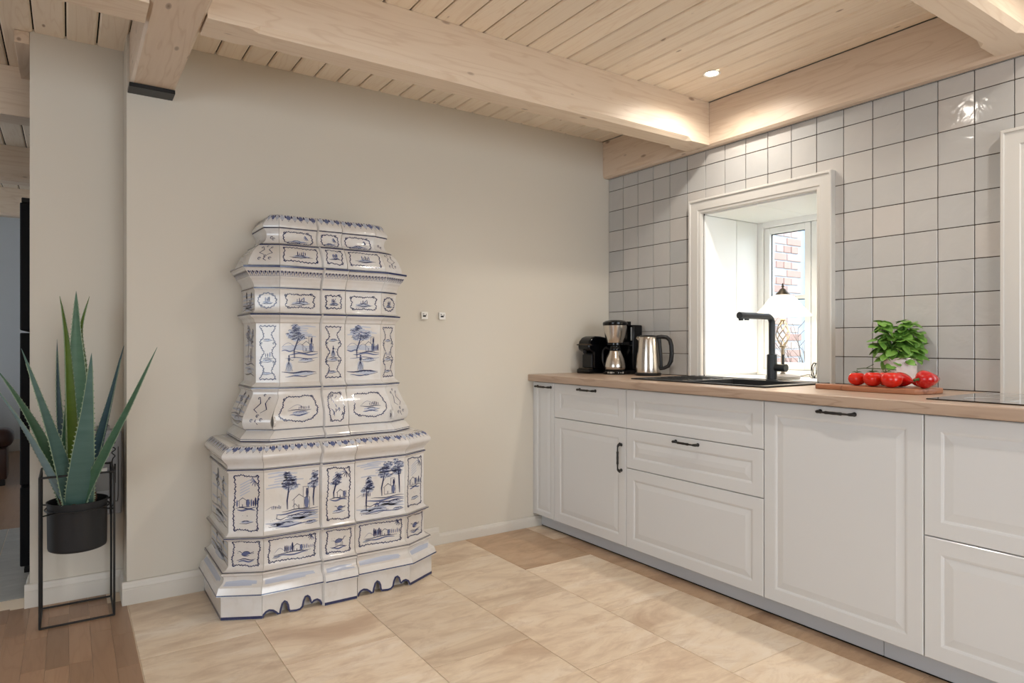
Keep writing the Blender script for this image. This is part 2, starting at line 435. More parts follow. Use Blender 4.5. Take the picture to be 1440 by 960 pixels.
# beams
def beam(name, axis, a0, a1, b0, b1, z0, z1, mt, label, stops=True, ch=.020, endcut=.17):
    """axis 'x': runs a0..a1 in X with section b0..b1 in Y; 'y' the other way."""
    q = MB(); L = a1-a0
    st = [(a0, 0), (a0+endcut-.03, 0), (a0+endcut, ch), (a1-endcut, ch), (a1-endcut+.03, 0), (a1, 0)] if stops else [(a0, ch), (a1, ch)]
    vs = []
    for a, c in st:
        c = max(c, .0006)
        sec = [(b0, z1), (b0, z0+c), (b0+c, z0), (b1-c, z0), (b1, z0+c), (b1, z1)]
        for b, z in sec: vs.append((a, b, z) if axis == 'x' else (b, a, z))
    n = 6; fs = []
    for i in range(len(st)-1):
        for j in range(n): fs.append((i*n+j, i*n+(j+1) % n, (i+1)*n+(j+1) % n, (i+1)*n+j))
    fs += [tuple(range(n)), tuple(range((len(st)-1)*n, len(st)*n))[::-1]]
    q.add(vs, fs); o = q.build(name, mt)
    bm = bmesh.new(); bm.from_mesh(o.data); bmesh.ops.recalc_face_normals(bm, faces=bm.faces); bm.to_mesh(o.data); bm.free()
    return tag(o, label, 'beam', 'whitewashed ceiling beams')
BT = CZ-.001
wp = beam('ceiling_beam', 'y', -2.9, D-.002, 2.919, 2.9785, 2.2005, BT, 'pine_beam_y', 'flat wooden wall plate beam running along the top of the wall tiles', ch=.012, stops=False)
beam('ceiling_beam', 'x', .384, 2.918, 2.39, 2.54, 2.205, BT, 'pine_x', 'long pale beam crossing the kitchen ceiling in front of the back wall')
beam('ceiling_beam', 'x', .384, 2.918, .90, 1.04, 2.205, BT, 'pine_x', 'pale beam at the top right corner nearest the camera')
beam('ceiling_beam', 'x', .384, 2.918, -.62, -.48, 2.205, BT, 'pine_x', 'pale beam behind the camera')
beam('ceiling_beam', 'y', -2.9, D-.002, .216, .382, 2.209, BT, 'pine_beam_y', 'pale beam ending on the back wall above the black plate', ch=.010, stops=False)
beam('ceiling_beam', 'x', -2.5, .214, 2.39, 2.55, 2.205, BT, 'pine_x', 'pale beam at the top left corner in front of the niche')
beam('ceiling_beam', 'x', -3.0, -.139, 3.935, 4.09, 2.205, BT, 'pine_x', 'nearest beam of the far room behind the niche wall')
beam('ceiling_beam', 'x', -3.0, .6, 5.53, 5.68, 2.205, BT, 'pine_x', 'middle beam of the far room at the left edge')
beam('ceiling_beam', 'x', -3.0, .6, 7.05, 7.20, 2.205, BT, 'pine_x', 'farthest beam of the far room above the pale far wall')
beam('ceiling_beam', 'y', 3.47, 8.4, -.19, -.138, 2.386, BT, 'pine_beam_y', 'thin timber batten at the top left corner of the niche wall', ch=.002, stops=False) if False else None
o = boxo('wall_batten', 'pine_beam_y', (-.19, 3.462, 2.386, -.1375, 3.934, BT), bevel=.002); tag(o, 'short timber batten fixed at the top left corner of the niche wall', 'batten')
o = boxo('bearing_plate', 'soft_black', (.209, 3.165, 2.1915, .381, D-.001, 2.2085), bevel=.001); tag(o, 'flat black plate under the end of the beam above the stove wall', 'plate')
# ---------- floors
fl = boxo('floor', 'floor_grout', (-3.2, -3.1, -.06, 3.5, 8.7, -.0022)); struct(fl)
def ftile(a, b, c, d, mt, nm='floor_tile', g=.0013, z=0):
    q = MB(); q.box(a+g, c+g, -.0021, b-g, d-g, z); return q.build(nm, mt, fl, bevel=.0005)
cols = [(.2085, .622), (.622, 1.04), (1.04, 1.45), (1.45, 1.868), (1.868, 2.29), (2.29, 2.70), (2.70, 2.976)]
rows0 = [2.665, 2.335, 2.03, 1.722, 2.655, 2.97, 2.6]
for ci, ((a, b), r0) in enumerate(zip(cols, rows0)):
    L = .612 if ci != 5 else .64
    y = r0
    while y+L < D: y += L
    edges = [D-.001]+[y-k*L for k in range(12) if y-k*L > -3.0]
    for k in range(len(edges)-1):
        if edges[k]-edges[k+1] < .01: continue
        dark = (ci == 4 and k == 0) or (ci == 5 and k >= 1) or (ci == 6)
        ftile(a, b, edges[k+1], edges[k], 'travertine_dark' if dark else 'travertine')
# parquet: strips along Y, blocks picked out one by one where the photo shows them
rest = MB(); x = .2065; si = 0
while x > -3.0:
    xa = x-.0685; y = 3.4745-R.uniform(.05, .4); top = 3.259 if x > .19 else (3.459 if x > -.14 else 3.4745)
    hi = top
    while hi > -2.9:
        lo = max(y, -2.9)
        if hi-lo > .01:
            if x > -.62 and hi > 1.2:
                ftile(xa, x, lo, hi, 'oak_floor', 'parquet_block', g=.0003)
            else: rest.box(xa+.0003, lo+.0003, -.0021, x-.0003, hi-.0003, 0)
        hi = lo; y = lo-R.choice((.3, .38, .45, .52))
    x = xa; si += 1
o = rest.build('parquet', 'oak_floor', fl); o['kind'] = 'stuff'
far = MB(); x = .69
while x > -3.0:
    xa = x-.0685; hi = 8.49
    while hi > 4.98:
        lo = max(hi-R.choice((.3, .38, .45, .52)), 4.98); far.box(xa+.0003, lo+.0003, -.0021, x-.0003, hi-.0003, 0); hi = lo
    x = xa
o = far.build('far_parquet', 'oak_floor', fl); o['kind'] = 'stuff'
for i in range(6):
    for j in range(3):
        a = .30-.6*i; b = max(a-.6, -3.0)
        if a <= b: continue
        y0 = 3.476 if j == 0 else 3.9+.6*(j-1)+.0; y1 = min([3.9, 4.5, 4.979][j], 4.979)
        if a > -.14 and y0 < 3.61: y0 = 3.602
        ftile(b, a, y0, y1, 'grey_stone')
# ---------- baseboards
def base_profile(h, t):
    return [(0, .0), (t, .0), (t, h*.66), (t-.0015, h*.68), (t-.001, h*.74), (t-.004, h*.84), (t-.0045, h*.88), (t-.006, h*.95), (t-.009, h), (0, h)]
def baseboard(name, p0, p1, h, t, nrm):
    q = MB(); pr = base_profile(h, t); n = len(pr)
    vs = [(p[0]+nrm[0]*d, p[1]+nrm[1]*d, z+.0005) for p in (p0, p1) for d, z in pr]
    q.add(vs, [(i, (i+1) % n, n+(i+1) % n, n+i) for i in range(n)]+[tuple(range(n)), tuple(range(n, 2*n))[::-1]])
    o = q.build(name, 'base_paint', smooth=None)
    bm = bmesh.new(); bm.from_mesh(o.data); bmesh.ops.recalc_face_normals(bm, faces=bm.faces); bm.to_mesh(o.data); bm.free()
    return struct(o)
baseboard('baseboard_back', (.188, D-.0005), (1.70, D-.0005), .098, .018, (0, -1))
baseboard('baseboard_back_right', (1.7005, D-.0005), (2.4825, D-.0005), .06, .016, (0, -1))
baseboard('baseboard_return', (.2055, D+.0002), (.2055, 3.441), .098, .018, (-1, 0))
baseboard('baseboard_niche', (-.155, 3.4595), (.205, 3.4595), .098, .018, (0, -1))
baseboard('baseboard_niche_side', (-.1375, 3.4605), (-.1375, 3.6), .098, .018, (-1, 0))
baseboard('baseboard_far', (-3.0, 8.4995), (.69, 8.4995), .12, .018, (0, -1))
# ================================================================== recessed ceiling spots
def spot(x, y, label, first=[None], light=True, k=1.0):
    z = CZ
    if first[0] is None:
        t = thing('ceiling_spotlight', label, 'ceiling light', (x, y, z), 'recessed ceiling spotlights')
        q = MB(); q.lathe([(.041, -.0005), (.043, -.003), (.040, -.005), (.034, -.004), (.030, -.001), (.030, -.0005)], n=32, cap=False)
        q.build('trim_ring', 'white_plastic', t, local=True, smooth=40)
        q = MB(); q.lathe([(.0, -.0018), (.029, -.0018)], n=24, cap=False); q.build('lamp_face', 'lamp_emit', t, local=True)
        first[0] = t
    else: t = dup(first[0], (x, y, z), 0, label)
    if light:
        l = bpy.data.lights.new('spot_light', 'SPOT'); l.energy = SPOT_POWER*k; l.color = SPOT_COL; l.spot_size = math.radians(156); l.spot_blend = .75; l.shadow_soft_size = .025
        lo = bpy.data.objects.new('spot_light', l); C.objects.link(lo); lo.location = (x, y, z-.012)
    return t
spot(2.611, 2.123, 'small lit recessed spotlight in the boarded ceiling above the sink', k=.75)
for (x, y, l_) in ((1.80, 1.60, 'recessed spotlight above the stone floor in front of the stove'), (2.611, .55, 'recessed spotlight above the hob'),
                   (2.611, -1.2, 'recessed spotlight behind the camera on the cabinet side')):
    spot(x, y, l_, k=.55 if x > 2.5 else 1.1)
# ================================================================== TILED STOVE
stove = thing('tiled_stove', 'tall white tiled stove with blue painted landscapes against the back wall', 'stove', (.98, 3.05, 0))
YB = D-.003
def polyL(e, z):
    XL, XRr, Yl, Yr, YF = .507+e, 1.458-e, 2.852+.605*e, 2.862+.605*e, 2.777+e
    a, b = .65+.42*e, 1.305-.34*e; s0, s1, p = .895, 1.052, .012
    return [[(XL, YB), (XL, Yl)], [(XL, Yl), (a, YF)], [(a, YF), (s0, YF)], [(s0, YF), (s0+.007, YF-p), (s1-.007, YF-p), (s1, YF)],
            [(s1, YF), (b, YF)], [(b, YF), (XRr, Yr)], [(XRr, Yr), (XRr, YB)]]
def polyU(e, z):
    XL, XRr, Yl, YF = .606+e, 1.392-.8*e, 2.971+.605*e, 2.893+e*(.96)
    if z < .93: a = .706+min(max(e, 0), .05)*1.0; b = 1.28-.4*e
    else: a = .752+.2*e; b = 1.258-.28*e
    a = max(a, XL+.012); b = min(b, XRr-.012)
    s0, s1, p = .944, 1.062, .010
    return [[(XL, YB), (XL, Yl)], [(XL, Yl), (a, YF)], [(a, YF), (s0, YF)], [(s0, YF), (s0+.006, YF-p), (s1-.006, YF-p), (s1, YF)],
            [(s1, YF), (b, YF)], [(b, YF), (XRr, Yl)], [(XRr, Yl), (XRr, YB)]]
class Surf:
    """a facet of one course: rows of plan poly-lines by level"""
    def __init__(s, poly, levels, fi):
        s.rows = [(z, [Vector((x, y, z)) for x, y in poly(e, z)[fi]]) for e, z in levels]; s.fi = fi
        s.i0, s.i1 = (1, 2) if len(s.rows[0][1]) == 4 else (0, 1)
        k = len(s.rows)//2
        s.w = (s.rows[k][1][s.i1]-s.rows[k][1][s.i0]).length
        s.len = [0]
        for a, b in zip(s.rows, s.rows[1:]): s.len.append(s.len[-1]+((a[1][s.i0]+a[1][s.i1])/2-(b[1][s.i0]+b[1][s.i1])/2).length)
        s.h = s.len[-1]
    def at(s, u, d, off=0):
        """u 0..1 across, d metres up the surface"""
        d = min(max(d, 0), s.h-1e-6); i = 0
        while i < len(s.len)-2 and s.len[i+1] < d: i += 1
        t = (d-s.len[i])/max(1e-9, s.len[i+1]-s.len[i]); A, B = s.rows[i][1], s.rows[i+1][1]
        a = A[s.i0].lerp(A[s.i1], u); b = B[s.i0].lerp(B[s.i1], u); p = a.lerp(b, t)
        n = (A[s.i1]-A[s.i0]).cross(b-a)
        if n.length < 1e-12: n = Vector((0, -1, 0))
        return p+n.normalized()*off
class Paint:
    """brush strokes laid on a facet: mi 0 ink, 1 mid, 2 wash"""
    def __init__(s, surf, x0, y0, x1, y1, seed):
        s.s = surf; s.b = (x0, y0, x1, y1); s.mb = MB(); s.r = random.Random(seed); s.W = x1-x0; s.H = y1-y0; s.k = 0
    def P(s, x, y, mi):
        x = min(max(x, 0), s.W); y = min(max(y, 0), s.H)
        s.k = (s.k+1) % 7
        return s.s.at((s.b[0]+x)/s.s.w, s.b[1]+y, .0004+(2-mi)*.00022)
    def stroke(s, pts, w=.0018, mi=0, taper=True):
        pts = [Vector((a, b)) for a, b in pts]; n = len(pts); w *= 1.28 if taper else 1
        if n < 2: return
        vs = []
        for i, p in enumerate(pts):
            t = (pts[min(i+1, n-1)]-pts[max(i-1, 0)]); t = t.normalized() if t.length > 1e-9 else Vector((1, 0))
            q = Vector((-t.y, t.x)); k = (math.sin(math.pi*(i+.35)/(n-.3)))**.6 if taper else 1
            vs.append(s.P(*(p+q*w*k*.5), mi)); vs.append(s.P(*(p-q*w*k*.5), mi))
        s.mb.add(vs, [(2*i+1, 2*i+3, 2*i+2, 2*i) for i in range(n-1)], mi)
    def blob(s, x, y, rx, ry, mi=1, n=9, rot=0, jag=.15):
        vs = [s.P(x, y, mi)]
        for i in range(n):
            a = 2*math.pi*i/n; k = 1+s.r.uniform(-jag, jag); u, v_ = rx*k*math.cos(a), ry*k*math.sin(a)
            vs.append(s.P(x+u*math.cos(rot)-v_*math.sin(rot), y+u*math.sin(rot)+v_*math.cos(rot), mi))
        s.mb.add(vs, [(0, 1+i, 1+(i+1) % n) for i in range(n)], mi)
    def arc(s, x, y, r, a0, a1, w=.0016, mi=0, n=6, sy=1):
        s.stroke([(x+r*math.cos(a0+(a1-a0)*i/n), y+r*sy*math.sin(a0+(a1-a0)*i/n)) for i in range(n+1)], w, mi)
    # motifs
    def ground(s, y, amp=.004, mi=1, w=.002, x0=0, x1=None):
        x1 = s.W if x1 is None else x1; ph = s.r.uniform(0, 6); n = 9
        s.stroke([(x0+(x1-x0)*i/n, y+amp*math.sin(ph+i*.9)) for i in range(n+1)], w, mi)
    def hill(s, x, y, w, h, mi=1):
        s.stroke([(x-w/2+w*i/8, y+h*math.sin(math.pi*i/8)**1.3) for i in range(9)], .0014, mi)
    def rock(s, x, y, w):
        s.blob(x, y, w*.5, w*.10, 2)
        for k in range(3): s.arc(x+s.r.uniform(-.2, .25)*w, y-.03*w, w*.28, 2.9, .3, .0022, s.r.choice((0, 1)), 5, .45)
        s.stroke([(x-w*.55, y-w*.12), (x, y-w*.15), (x+w*.6, y-w*.02)], .002, 0)
    def foliage(s, x, y, r, ry):
        s.blob(x, y, r, ry, 2, 10, jag=.25)
        for k in range(int(12+r*520)):
            a = s.r.uniform(0, 6.3); q = math.sqrt(s.r.random()); cx, cy = x+r*q*math.cos(a), y+ry*q*math.sin(a); t = s.r.uniform(.004, .008)
            s.arc(cx, cy, t, math.pi*.95, math.pi*.1, .0021, s.r.choice((0, 1, 1)), 3, .7)
    def tree(s, x, y, h, lean=.1, n=3, spread=.3):
        tx = x+lean*h
        for dx in (0, .0032): s.stroke([(x+dx, y), (x+dx-.01*h, y+.25*h), (x+lean*h*.5+dx, y+.5*h), (tx, y+.72*h)], .0026, 0)
        s.stroke([(x+lean*h*.4, y+.42*h), (x+lean*h+spread*h*.4, y+.68*h)], .0016, 0)
        for k in range(n):
            s.foliage(tx+s.r.uniform(-1, 1)*spread*h*.6*(1 if k else .4), y+h*(.64+.32*k/max(1, n-1)), spread*h*(.80-.15*k), h*.10)
    def house(s, x, y, w, h, tower=True):
        s.mb and s.blob(x+w*.30, y+h*.28, w*.16, h*.30, 1, 6, jag=.05)
        s.stroke([(x-w*.5, y), (x-w*.5, y+h*.45)], .0018); s.stroke([(x+w*.15, y), (x+w*.15, y+h*.48)], .0018); s.stroke([(x-w*.62, y+h*.42), (x-w*.18, y+h*.68), (x+w*.22, y+h*.46)], .0024)
        s.stroke([(x-w*.5, y), (x+w*.5, y)], .002); s.stroke([(x-w*.2, y+.02*h), (x-w*.2, y+.2*h)], .003, 0)
        s.stroke([(x+w*.5, y), (x+w*.5, y+h*.5), (x+w*.15, y+h*.5)], .0018)
        if tower:
            s.stroke([(x+w*.08, y+h*.55), (x+w*.08, y+h)], .0018); s.stroke([(x+w*.42, y+h*.5), (x+w*.42, y+h), (x+w*.04, y+h*1.02)], .0022); s.blob(x+w*.33, y+h*.72, w*.08, h*.24, 0, 6, jag=.05)
    def cypress(s, x, y, h): s.blob(x, y+h*.5, h*.11, h*.52, s.r.choice((0, 1)), 7, jag=.1)
    def cypresses(s, x, y, w, h, n):
        for k in range(n): s.cypress(x+w*k/max(1, n-1), y, h*s.r.uniform(.55, 1))
    def birds(s, x, y):
        for k in range(3): s.blob(x+s.r.uniform(-.01, .014), y+s.r.uniform(-.004, .008), .0014, .0012, 0, 5)
    def lady(s, x, y, h):
        s.blob(x, y+h*.30, h*.2, h*.32, 2, 9, jag=.08)
        for k in range(6): s.stroke([(x-.02*h, y+h*.62), (x+(k-2.5)*h*.09, y+.02*h)], .0016, 0)
        s.blob(x, y+h*.72, h*.08, h*.13, 0, 7); s.blob(x, y+h*.91, h*.055, h*.065, 0, 7); s.stroke([(x, y+h*.8), (x+h*.18, y+h*.66), (x+h*.28, y+h*.7)], .0018)
    def beast(s, x, y, w):
        s.blob(x, y, w*.30, w*.13, 1, 9); s.stroke([(x-w*.28, y), (x, y+w*.16), (x+w*.3, y+w*.05), (x+w*.42, y+w*.26), (x+w*.52, y+w*.22)], .0028, 0)
        for k in (-.24, -.14, .16, .26): s.stroke([(x+w*k, y-w*.05), (x+w*(k+.03), y-w*.2), (x+w*k, y-w*.32)], .0018, 0)
        s.stroke([(x-w*.28, y+.02*w), (x-w*.42, y+w*.06)], .0018)
    def bird(s, x, y, w):
        s.blob(x, y, w*.28, w*.13, 1, 9, rot=.2); s.arc(x, y, w*.3, 3.4, 5.6, .0024, 0, 6, .55); s.arc(x+.02*w, y+.02*w, w*.24, 2.8, .4, .0022, 0, 6, .5)
        s.stroke([(x-w*.22, y+w*.02), (x-w*.4, y+w*.16), (x-w*.5, y+w*.14)], .0022); s.stroke([(x+w*.2, y), (x+w*.5, y+w*.1)], .0026); s.stroke([(x+w*.2, y-.03*w), (x+w*.5, y)], .002)
    def palm(s, x, y, r):
        for a in (2.4, 2.9, 3.5, 4.1, 4.7, 5.2): s.stroke([(x, y), (x+r*.6*math.cos(a), y+r*.6*math.sin(a)+r*.1), (x+r*math.cos(a), y+r*math.sin(a)-.05*r)], .0028, s.r.choice((0, 1)))
    def garland(s, pts, step=.0085, w=.0034, amp=.0):
        """comma strokes chained along a closed line"""
        pts = [Vector(p) for p in pts]; n = len(pts)
        for i in range(n):
            a, b = pts[i], pts[(i+1) % n]; L = (b-a).length; k = max(1, int(round(L/step))); t = (b-a).normalized(); q = Vector((-t.y, t.x))
            for j in range(k):
                c = a+(b-a)*((j+.5)/k); e = L/k*.62; sgn = 1 if (j+i) % 2 else -1
                s.stroke([tuple(c-t*e-q*.0020*sgn), tuple(c+q*.0024*sgn), tuple(c+t*e-q*.0020*sgn)], w*s.r.uniform(.8, 1.2), 0)
                if s.r.random() < .55: z = q*.0052*sgn; s.stroke([tuple(c), tuple(c+z+t*.0018)], .0030, s.r.choice((0, 1)))
    def curls(s, pts, r=.006):
        for (x, y) in pts: s.arc(x, y, r, 0, 5.2, .0024, 0, 7); s.blob(x, y, r*.35, r*.35, 0, 6)
    def rect_frame(s, m_=.012, wob=.004):
        W, H = s.W, s.H; pts = []
        for i in range(6): pts.append((m_+(W-2*m_)*i/6, m_+wob*math.sin(i*math.pi/3)))
        for i in range(6): pts.append((W-m_-wob*math.sin(i*math.pi/3), m_+(H-2*m_)*i/6))
        for i in range(6): pts.append((W-m_-(W-2*m_)*i/6, H-m_-wob*math.sin(i*math.pi/3)))
        for i in range(6): pts.append((m_+wob*math.sin(i*math.pi/3), H-m_-(H-2*m_)*i/6))
        s.garland(pts); s.curls([(m_+.002, m_+.002), (W-m_-.002, m_+.002), (W-m_-.002, H-m_-.002), (m_+.002, H-m_-.002)], .0045)
    def oval_frame(s, kx=.42, ky=.40, lobes=4, amp=.08, cy=.5, ph=.8):
        pts = []
        for i in range(28):
            a = 2*math.pi*i/28; k = 1+amp*math.cos(lobes*a+ph)
            c_, s__ = math.cos(a), math.sin(a); sq = (abs(c_)**4+abs(s__)**4)**-.25
            pts.append((s.W/2+s.W*kx*k*c_*sq, s.H*cy+s.H*ky*k*s__*sq))
        s.garland(pts); s.curls([pts[4], pts[11], pts[18]], .005)
    def zigzag(s, y0, y1, step=.02):
        n = max(3, int(round(s.W/step))); d = s.W/n
        for i in range(n):
            x = i*d; s.blob(x+d*.5, y0+(y1-y0)*.62, d*.42, (y1-y0)*.34, 1 if i % 2 else 2, 6, jag=.1)
            s.stroke([(x, y1), (x+d*.5, y0+.1*(y1-y0)), (x+d, y1)], .0028, 0); s.blob(x+d*.02, y1-(y1-y0)*.28, d*.15, (y1-y0)*.24, 0, 4, jag=.05)
            s.stroke([(x+d*.3, y1-.001), (x+d*.7, y1-.001)], .0022, 0)
    def dentils(s, y0, y1, step=.016):
        n = max(3, int(round(s.W/step))); d = s.W/n
        for i in range(n):
            x = (i+.5)*d; s.blob(x, y1-(y1-y0)*.25, d*.26, (y1-y0)*.26, 0, 5, jag=.1); s.blob(x+d*.5, (y0+y1)/2, d*.16, (y1-y0)*.5, 1, 5, jag=.1)
            s.stroke([(x, y1), (x, y0)], .0016, 0)
        s.stroke([(0, y0-.001), (s.W, y0-.001)], .001, 1, False)
    def line(s, d, w=.004, mi=0):
        s.stroke([(s.W*i/3, d) for i in range(4)], w, mi, False)
    def build(s, parent, name='painted_scene'):
        if s.mb.f: s.mb.build(name, ['ink', 'ink_mid', 'ink_wash'], parent)

def facet_tile(poly, levels, fi, name='tile'):
    S = Surf(poly, levels, fi); q = MB(); g = .0010; vs = []; nrow = len(S.rows); nc = len(S.rows[0][1])
    for ri, (z, pts) in enumerate(S.rows):
        pts = [p.copy() for p in pts]
        a, b = pts[0], pts[1]; pts[0] = a+(b-a).normalized()*g; a, b = pts[-1], pts[-2]; pts[-1] = a+(b-a).normalized()*g
        for p in pts: vs.append(p+Vector((0, 0, g if ri == 0 else (-g if ri == nrow-1 else 0))))
    n = len(vs); inw = []
    A, B = S.rows[0][1][S.i0], S.rows[0][1][S.i1]; dd = (B-A).normalized(); nin = Vector((-dd.y, dd.x, 0))
    for p in vs: inw.append(p+nin*.012)
    fs = []
    for i in range(nrow-1):
        for j in range(nc-1): a = i*nc+j; fs.append((a, a+1, a+nc+1, a+nc))
    for i in range(nrow-1):
        a = i*nc; fs.append((a, a+nc, n+a+nc, n+a)); a = i*nc+nc-1; fs.append((a+nc, a, n+a, n+a+nc))
    for j in range(nc-1): fs.append((j+1, j, n+j, n+j+1)); a = (nrow-1)*nc+j; fs.append((a, a+1, n+a+1, n+a))
    q.add(vs+inw, fs)
    return S, q.build(name, 'stove_glaze', stove, smooth=32)

def scene_bay_low(p, k):
    W, H = p.W, p.H
    for y in (.96, .93, .90, .86, .82, .77, .72): x_ = p.r.uniform(0, .4)*W; p.stroke([(x_, y*H), (x_+.2*W, (y+.012)*H), (min(.98*W, x_+p.r.uniform(.3, .6)*W), y*H)], .0055, 2)
    p.hill(.14*W, .36*H, .28*W, .05*H); p.cypresses(.12*W, .36*H, .16*W, .08*H, 6)
    if k == 0:
        p.tree(.40*W, .33*H, .60*H, .05, 4, .30); p.house(.68*W, .32*H, .30*W, .36*H); p.tree(.90*W, .34*H, .56*H, .02, 3, .22)
        p.stroke([(.5*W, .36*H), (.55*W, .41*H), (.6*W, .36*H)], .0022)
    else:
        p.tree(.20*W, .12*H, .55*H, .02, 4, .26); p.tree(.52*W, .34*H, .58*H, .10, 3, .30); p.tree(.90*W, .36*H, .60*H, -.04, 4, .22); p.house(.70*W, .36*H, .24*W, .28*H)
        p.beast(.42*W, .2*H, .16*W)
    p.ground(.31*H, .003, 0, .003, .3*W); p.ground(.27*H, .004, 1, .006, .2*W)
    p.rock(.55*W, .20*H, .34*W); p.rock(.80*W, .21*H, .3*W); p.rock(.42*W, .09*H, .42*W); p.ground(.14*H, .004, 2, .01); p.stroke([(.22*W, .26*H), (.20*W, .2*H), (.28*W, .17*H), (.4*W, .21*H)], .0028)
    p.ground(.06*H, .003, 1, .004, .1*W, .9*W); p.rock(.2*W, .1*H, .24*W); p.rock(.86*W, .07*H, .22*W); p.ground(.235*H, .003, 1, .004, .4*W); p.ground(.17*H, .003, 2, .008, .5*W); p.birds(.12*W, .17*H); p.birds(.1*W, .05*H)
def scene_tall_frame(p, k):
    W, H = p.W, p.H; p.rect_frame(.013, .004)
    for i in range(5): p.stroke([(.3*W, (.62+.045*i)*H), (.62*W, (.70+.045*i)*H)], .004, 2)
    p.palm(.80*W, .86*H, .18*W)
    if k == 1: p.tree(.32*W, .42*H, .42*H, .12, 3, .28); p.house(.62*W, .43*H, .32*W, .2*H, False)
    else: p.house(.45*W, .44*H, .36*W, .22*H, False); p.cypresses(.68*W, .44*H, .2*W, .16*H, 4); p.cypress(.2*W, .44*H, .12*H)
    p.ground(.42*H, .003, 0, .003, .15*W, .85*W); p.ground(.39*H, .003, 1, .006, .2*W, .8*W)
    p.rock(.5*W, .19*H, .4*W); p.birds(.45*W, .27*H)
    if k == 1: p.bird(.55*W, .25*H, .4*W)
def scene_small_bay(p):
    W, H = p.W, p.H; p.rect_frame(.013, .003)
    p.hill(.26*W, .40*H, .22*W, .16*H); p.cypresses(.36*W, .38*H, .14*W, .34*H, 5); p.house(.62*W, .38*H, .18*W, .36*H, False); p.cypresses(.74*W, .40*H, .16*W, .2*H, 5)
    p.ground(.36*H, .002, 0, .003, .14*W, .86*W); p.ground(.29*H, .003, 1, .005, .2*W, .8*W); p.palm(.88*W, .82*H, .08*W); p.rock(.2*W, .28*H, .14*W)
def scene_small_sq(p, k):
    W, H = p.W, p.H; p.rect_frame(.011, .004)
    (p.beast if k == 1 else p.bird)(.5*W, .5*H, .5*W); p.ground(.3*H, .003, 0, .003, .2*W, .8*W); p.ground(.24*H, .003, 1, .005, .25*W, .75*W); p.birds(.28*W, .55*H)
def scene_pastoral(p, k):
    W, H = p.W, p.H
    for i in range(7): x_ = p.r.uniform(0, .5)*W; p.stroke([(x_, (.96-.035*i)*H), (x_+.2*W, (.97-.035*i)*H), (x_+.45*W, (.955-.035*i)*H)], .006, 2)
    for i in range(3): p.stroke([(.02*W, (.60-.03*i)*H), (.4*W, (.62-.03*i)*H), (.9*W, (.59-.03*i)*H)], .006, 2)
    p.hill(.18*W, .55*H, .5*W, .12*H); p.hill(.5*W, .55*H, .4*W, .1*H)
    p.tree(.34*W if k == 0 else .3*W, .40*H, .56*H, .16, 4, .36)
    p.house(.72*W, .52*H, .28*W, .26*H); 
    if k: p.cypresses(.82*W, .52*H, .14*W, .16*H, 4)
    p.ground(.50*H, .003, 0, .003, .3*W); p.ground(.47*H, .004, 1, .006, .2*W); p.ground(.53*H, .003, 1, .005, 0, .35*W)
    p.rock(.66*W, .36*H, .4*W); p.ground(.40*H, .003, 1, .003, .1*W); p.lady((.2 if k == 0 else .42)*W, .16*H, .30*H); p.ground(.15*H, .003, 0, .005, 0, .95*W); p.rock(.6*W, .13*H, .6*W); p.ground(.08*H, .003, 1, .004, .1*W, .7*W)
def scene_lobed(p, k):
    W, H = p.W, p.H; pts = []
    for side in (0, 1):
        for i in range(15):
            t = i/14; y = .04*H+.92*H*(t if side else 1-t); x = W*(.27+.10*math.cos(t*3*2*math.pi))
            pts.append((W/2+x, y) if side == 0 else (W/2-x, y))
    p.garland(pts, .009); p.curls([(W*.22, .33*H), (W*.78, .33*H), (W*.22, .66*H), (W*.78, .66*H)], .004)
    p.rock(.5*W, .36*H, .5*W); p.ground(.4*H, .002, 0, .003, .25*W, .75*W); p.rock(.5*W, .72*H, .4*W); p.rock(.45*W, .14*H, .4*W)
    if k == 1: p.lady(.5*W, .42*H, .2*H)
    else: p.cypresses(.4*W, .42*H, .2*W, .1*H, 3)
def scene_round(p, k):
    W, H = p.W, p.H; p.oval_frame(.40, .36, 5, .06)
    p.hill(.45*W, .46*H, .4*W, .14*H); p.cypresses(.5*W, .46*H, .22*W, .14*H, 6); p.ground(.44*H, .002, 0, .003, .25*W, .78*W); p.rock(.52*W, .36*H, .36*W); p.ground(.3*H, .003, 1, .004, .3*W, .7*W)
def scene_quatre(p, k):
    W, H = p.W, p.H; p.oval_frame(.38, .33, 4, .10, ph=3.14 if k else .0)
    p.rock(.5*W, .4*H, .44*W); p.cypresses(.42*W, .44*H, .18*W, .26*H, 4); p.stroke([(.5*W, .5*H), (.6*W, .68*H)], .003, 1); p.ground(.36*H, .002, 0, .003, .28*W, .72*W)
def scene_ornament(p, k):
    W, H = p.W, p.H; p.curls([(.5*W, .92*H), (.28*W, .84*H), (.72*W, .84*H)], .005)
    for s in (-1, 1): p.stroke([(W*(.5+s*.18), .84*H), (W*(.5+s*.10), .7*H), (W*(.5+s*.26), .52*H), (W*(.5+s*.06), .42*H)], .0034)
    p.curls([(.5*W, .34*H), (.3*W, .22*H), (.68*W, .24*H)], .006); p.stroke([(.5*W, .34*H), (.44*W, .2*H), (.55*W, .12*H)], .003)
def scene_hatch(p, k):
    W, H = p.W, p.H; p.oval_frame(.38, .42, 6, .05)
    for i in range(16): x, y = W*p.r.uniform(.25, .75), H*p.r.uniform(.2, .8); a = p.r.uniform(.6, 2.2); p.stroke([(x, y), (x+.012*math.cos(a)+.003, y+.009), (x+.02*math.cos(a), y+.018*math.sin(a))], .003, p.r.choice((0, 1)))
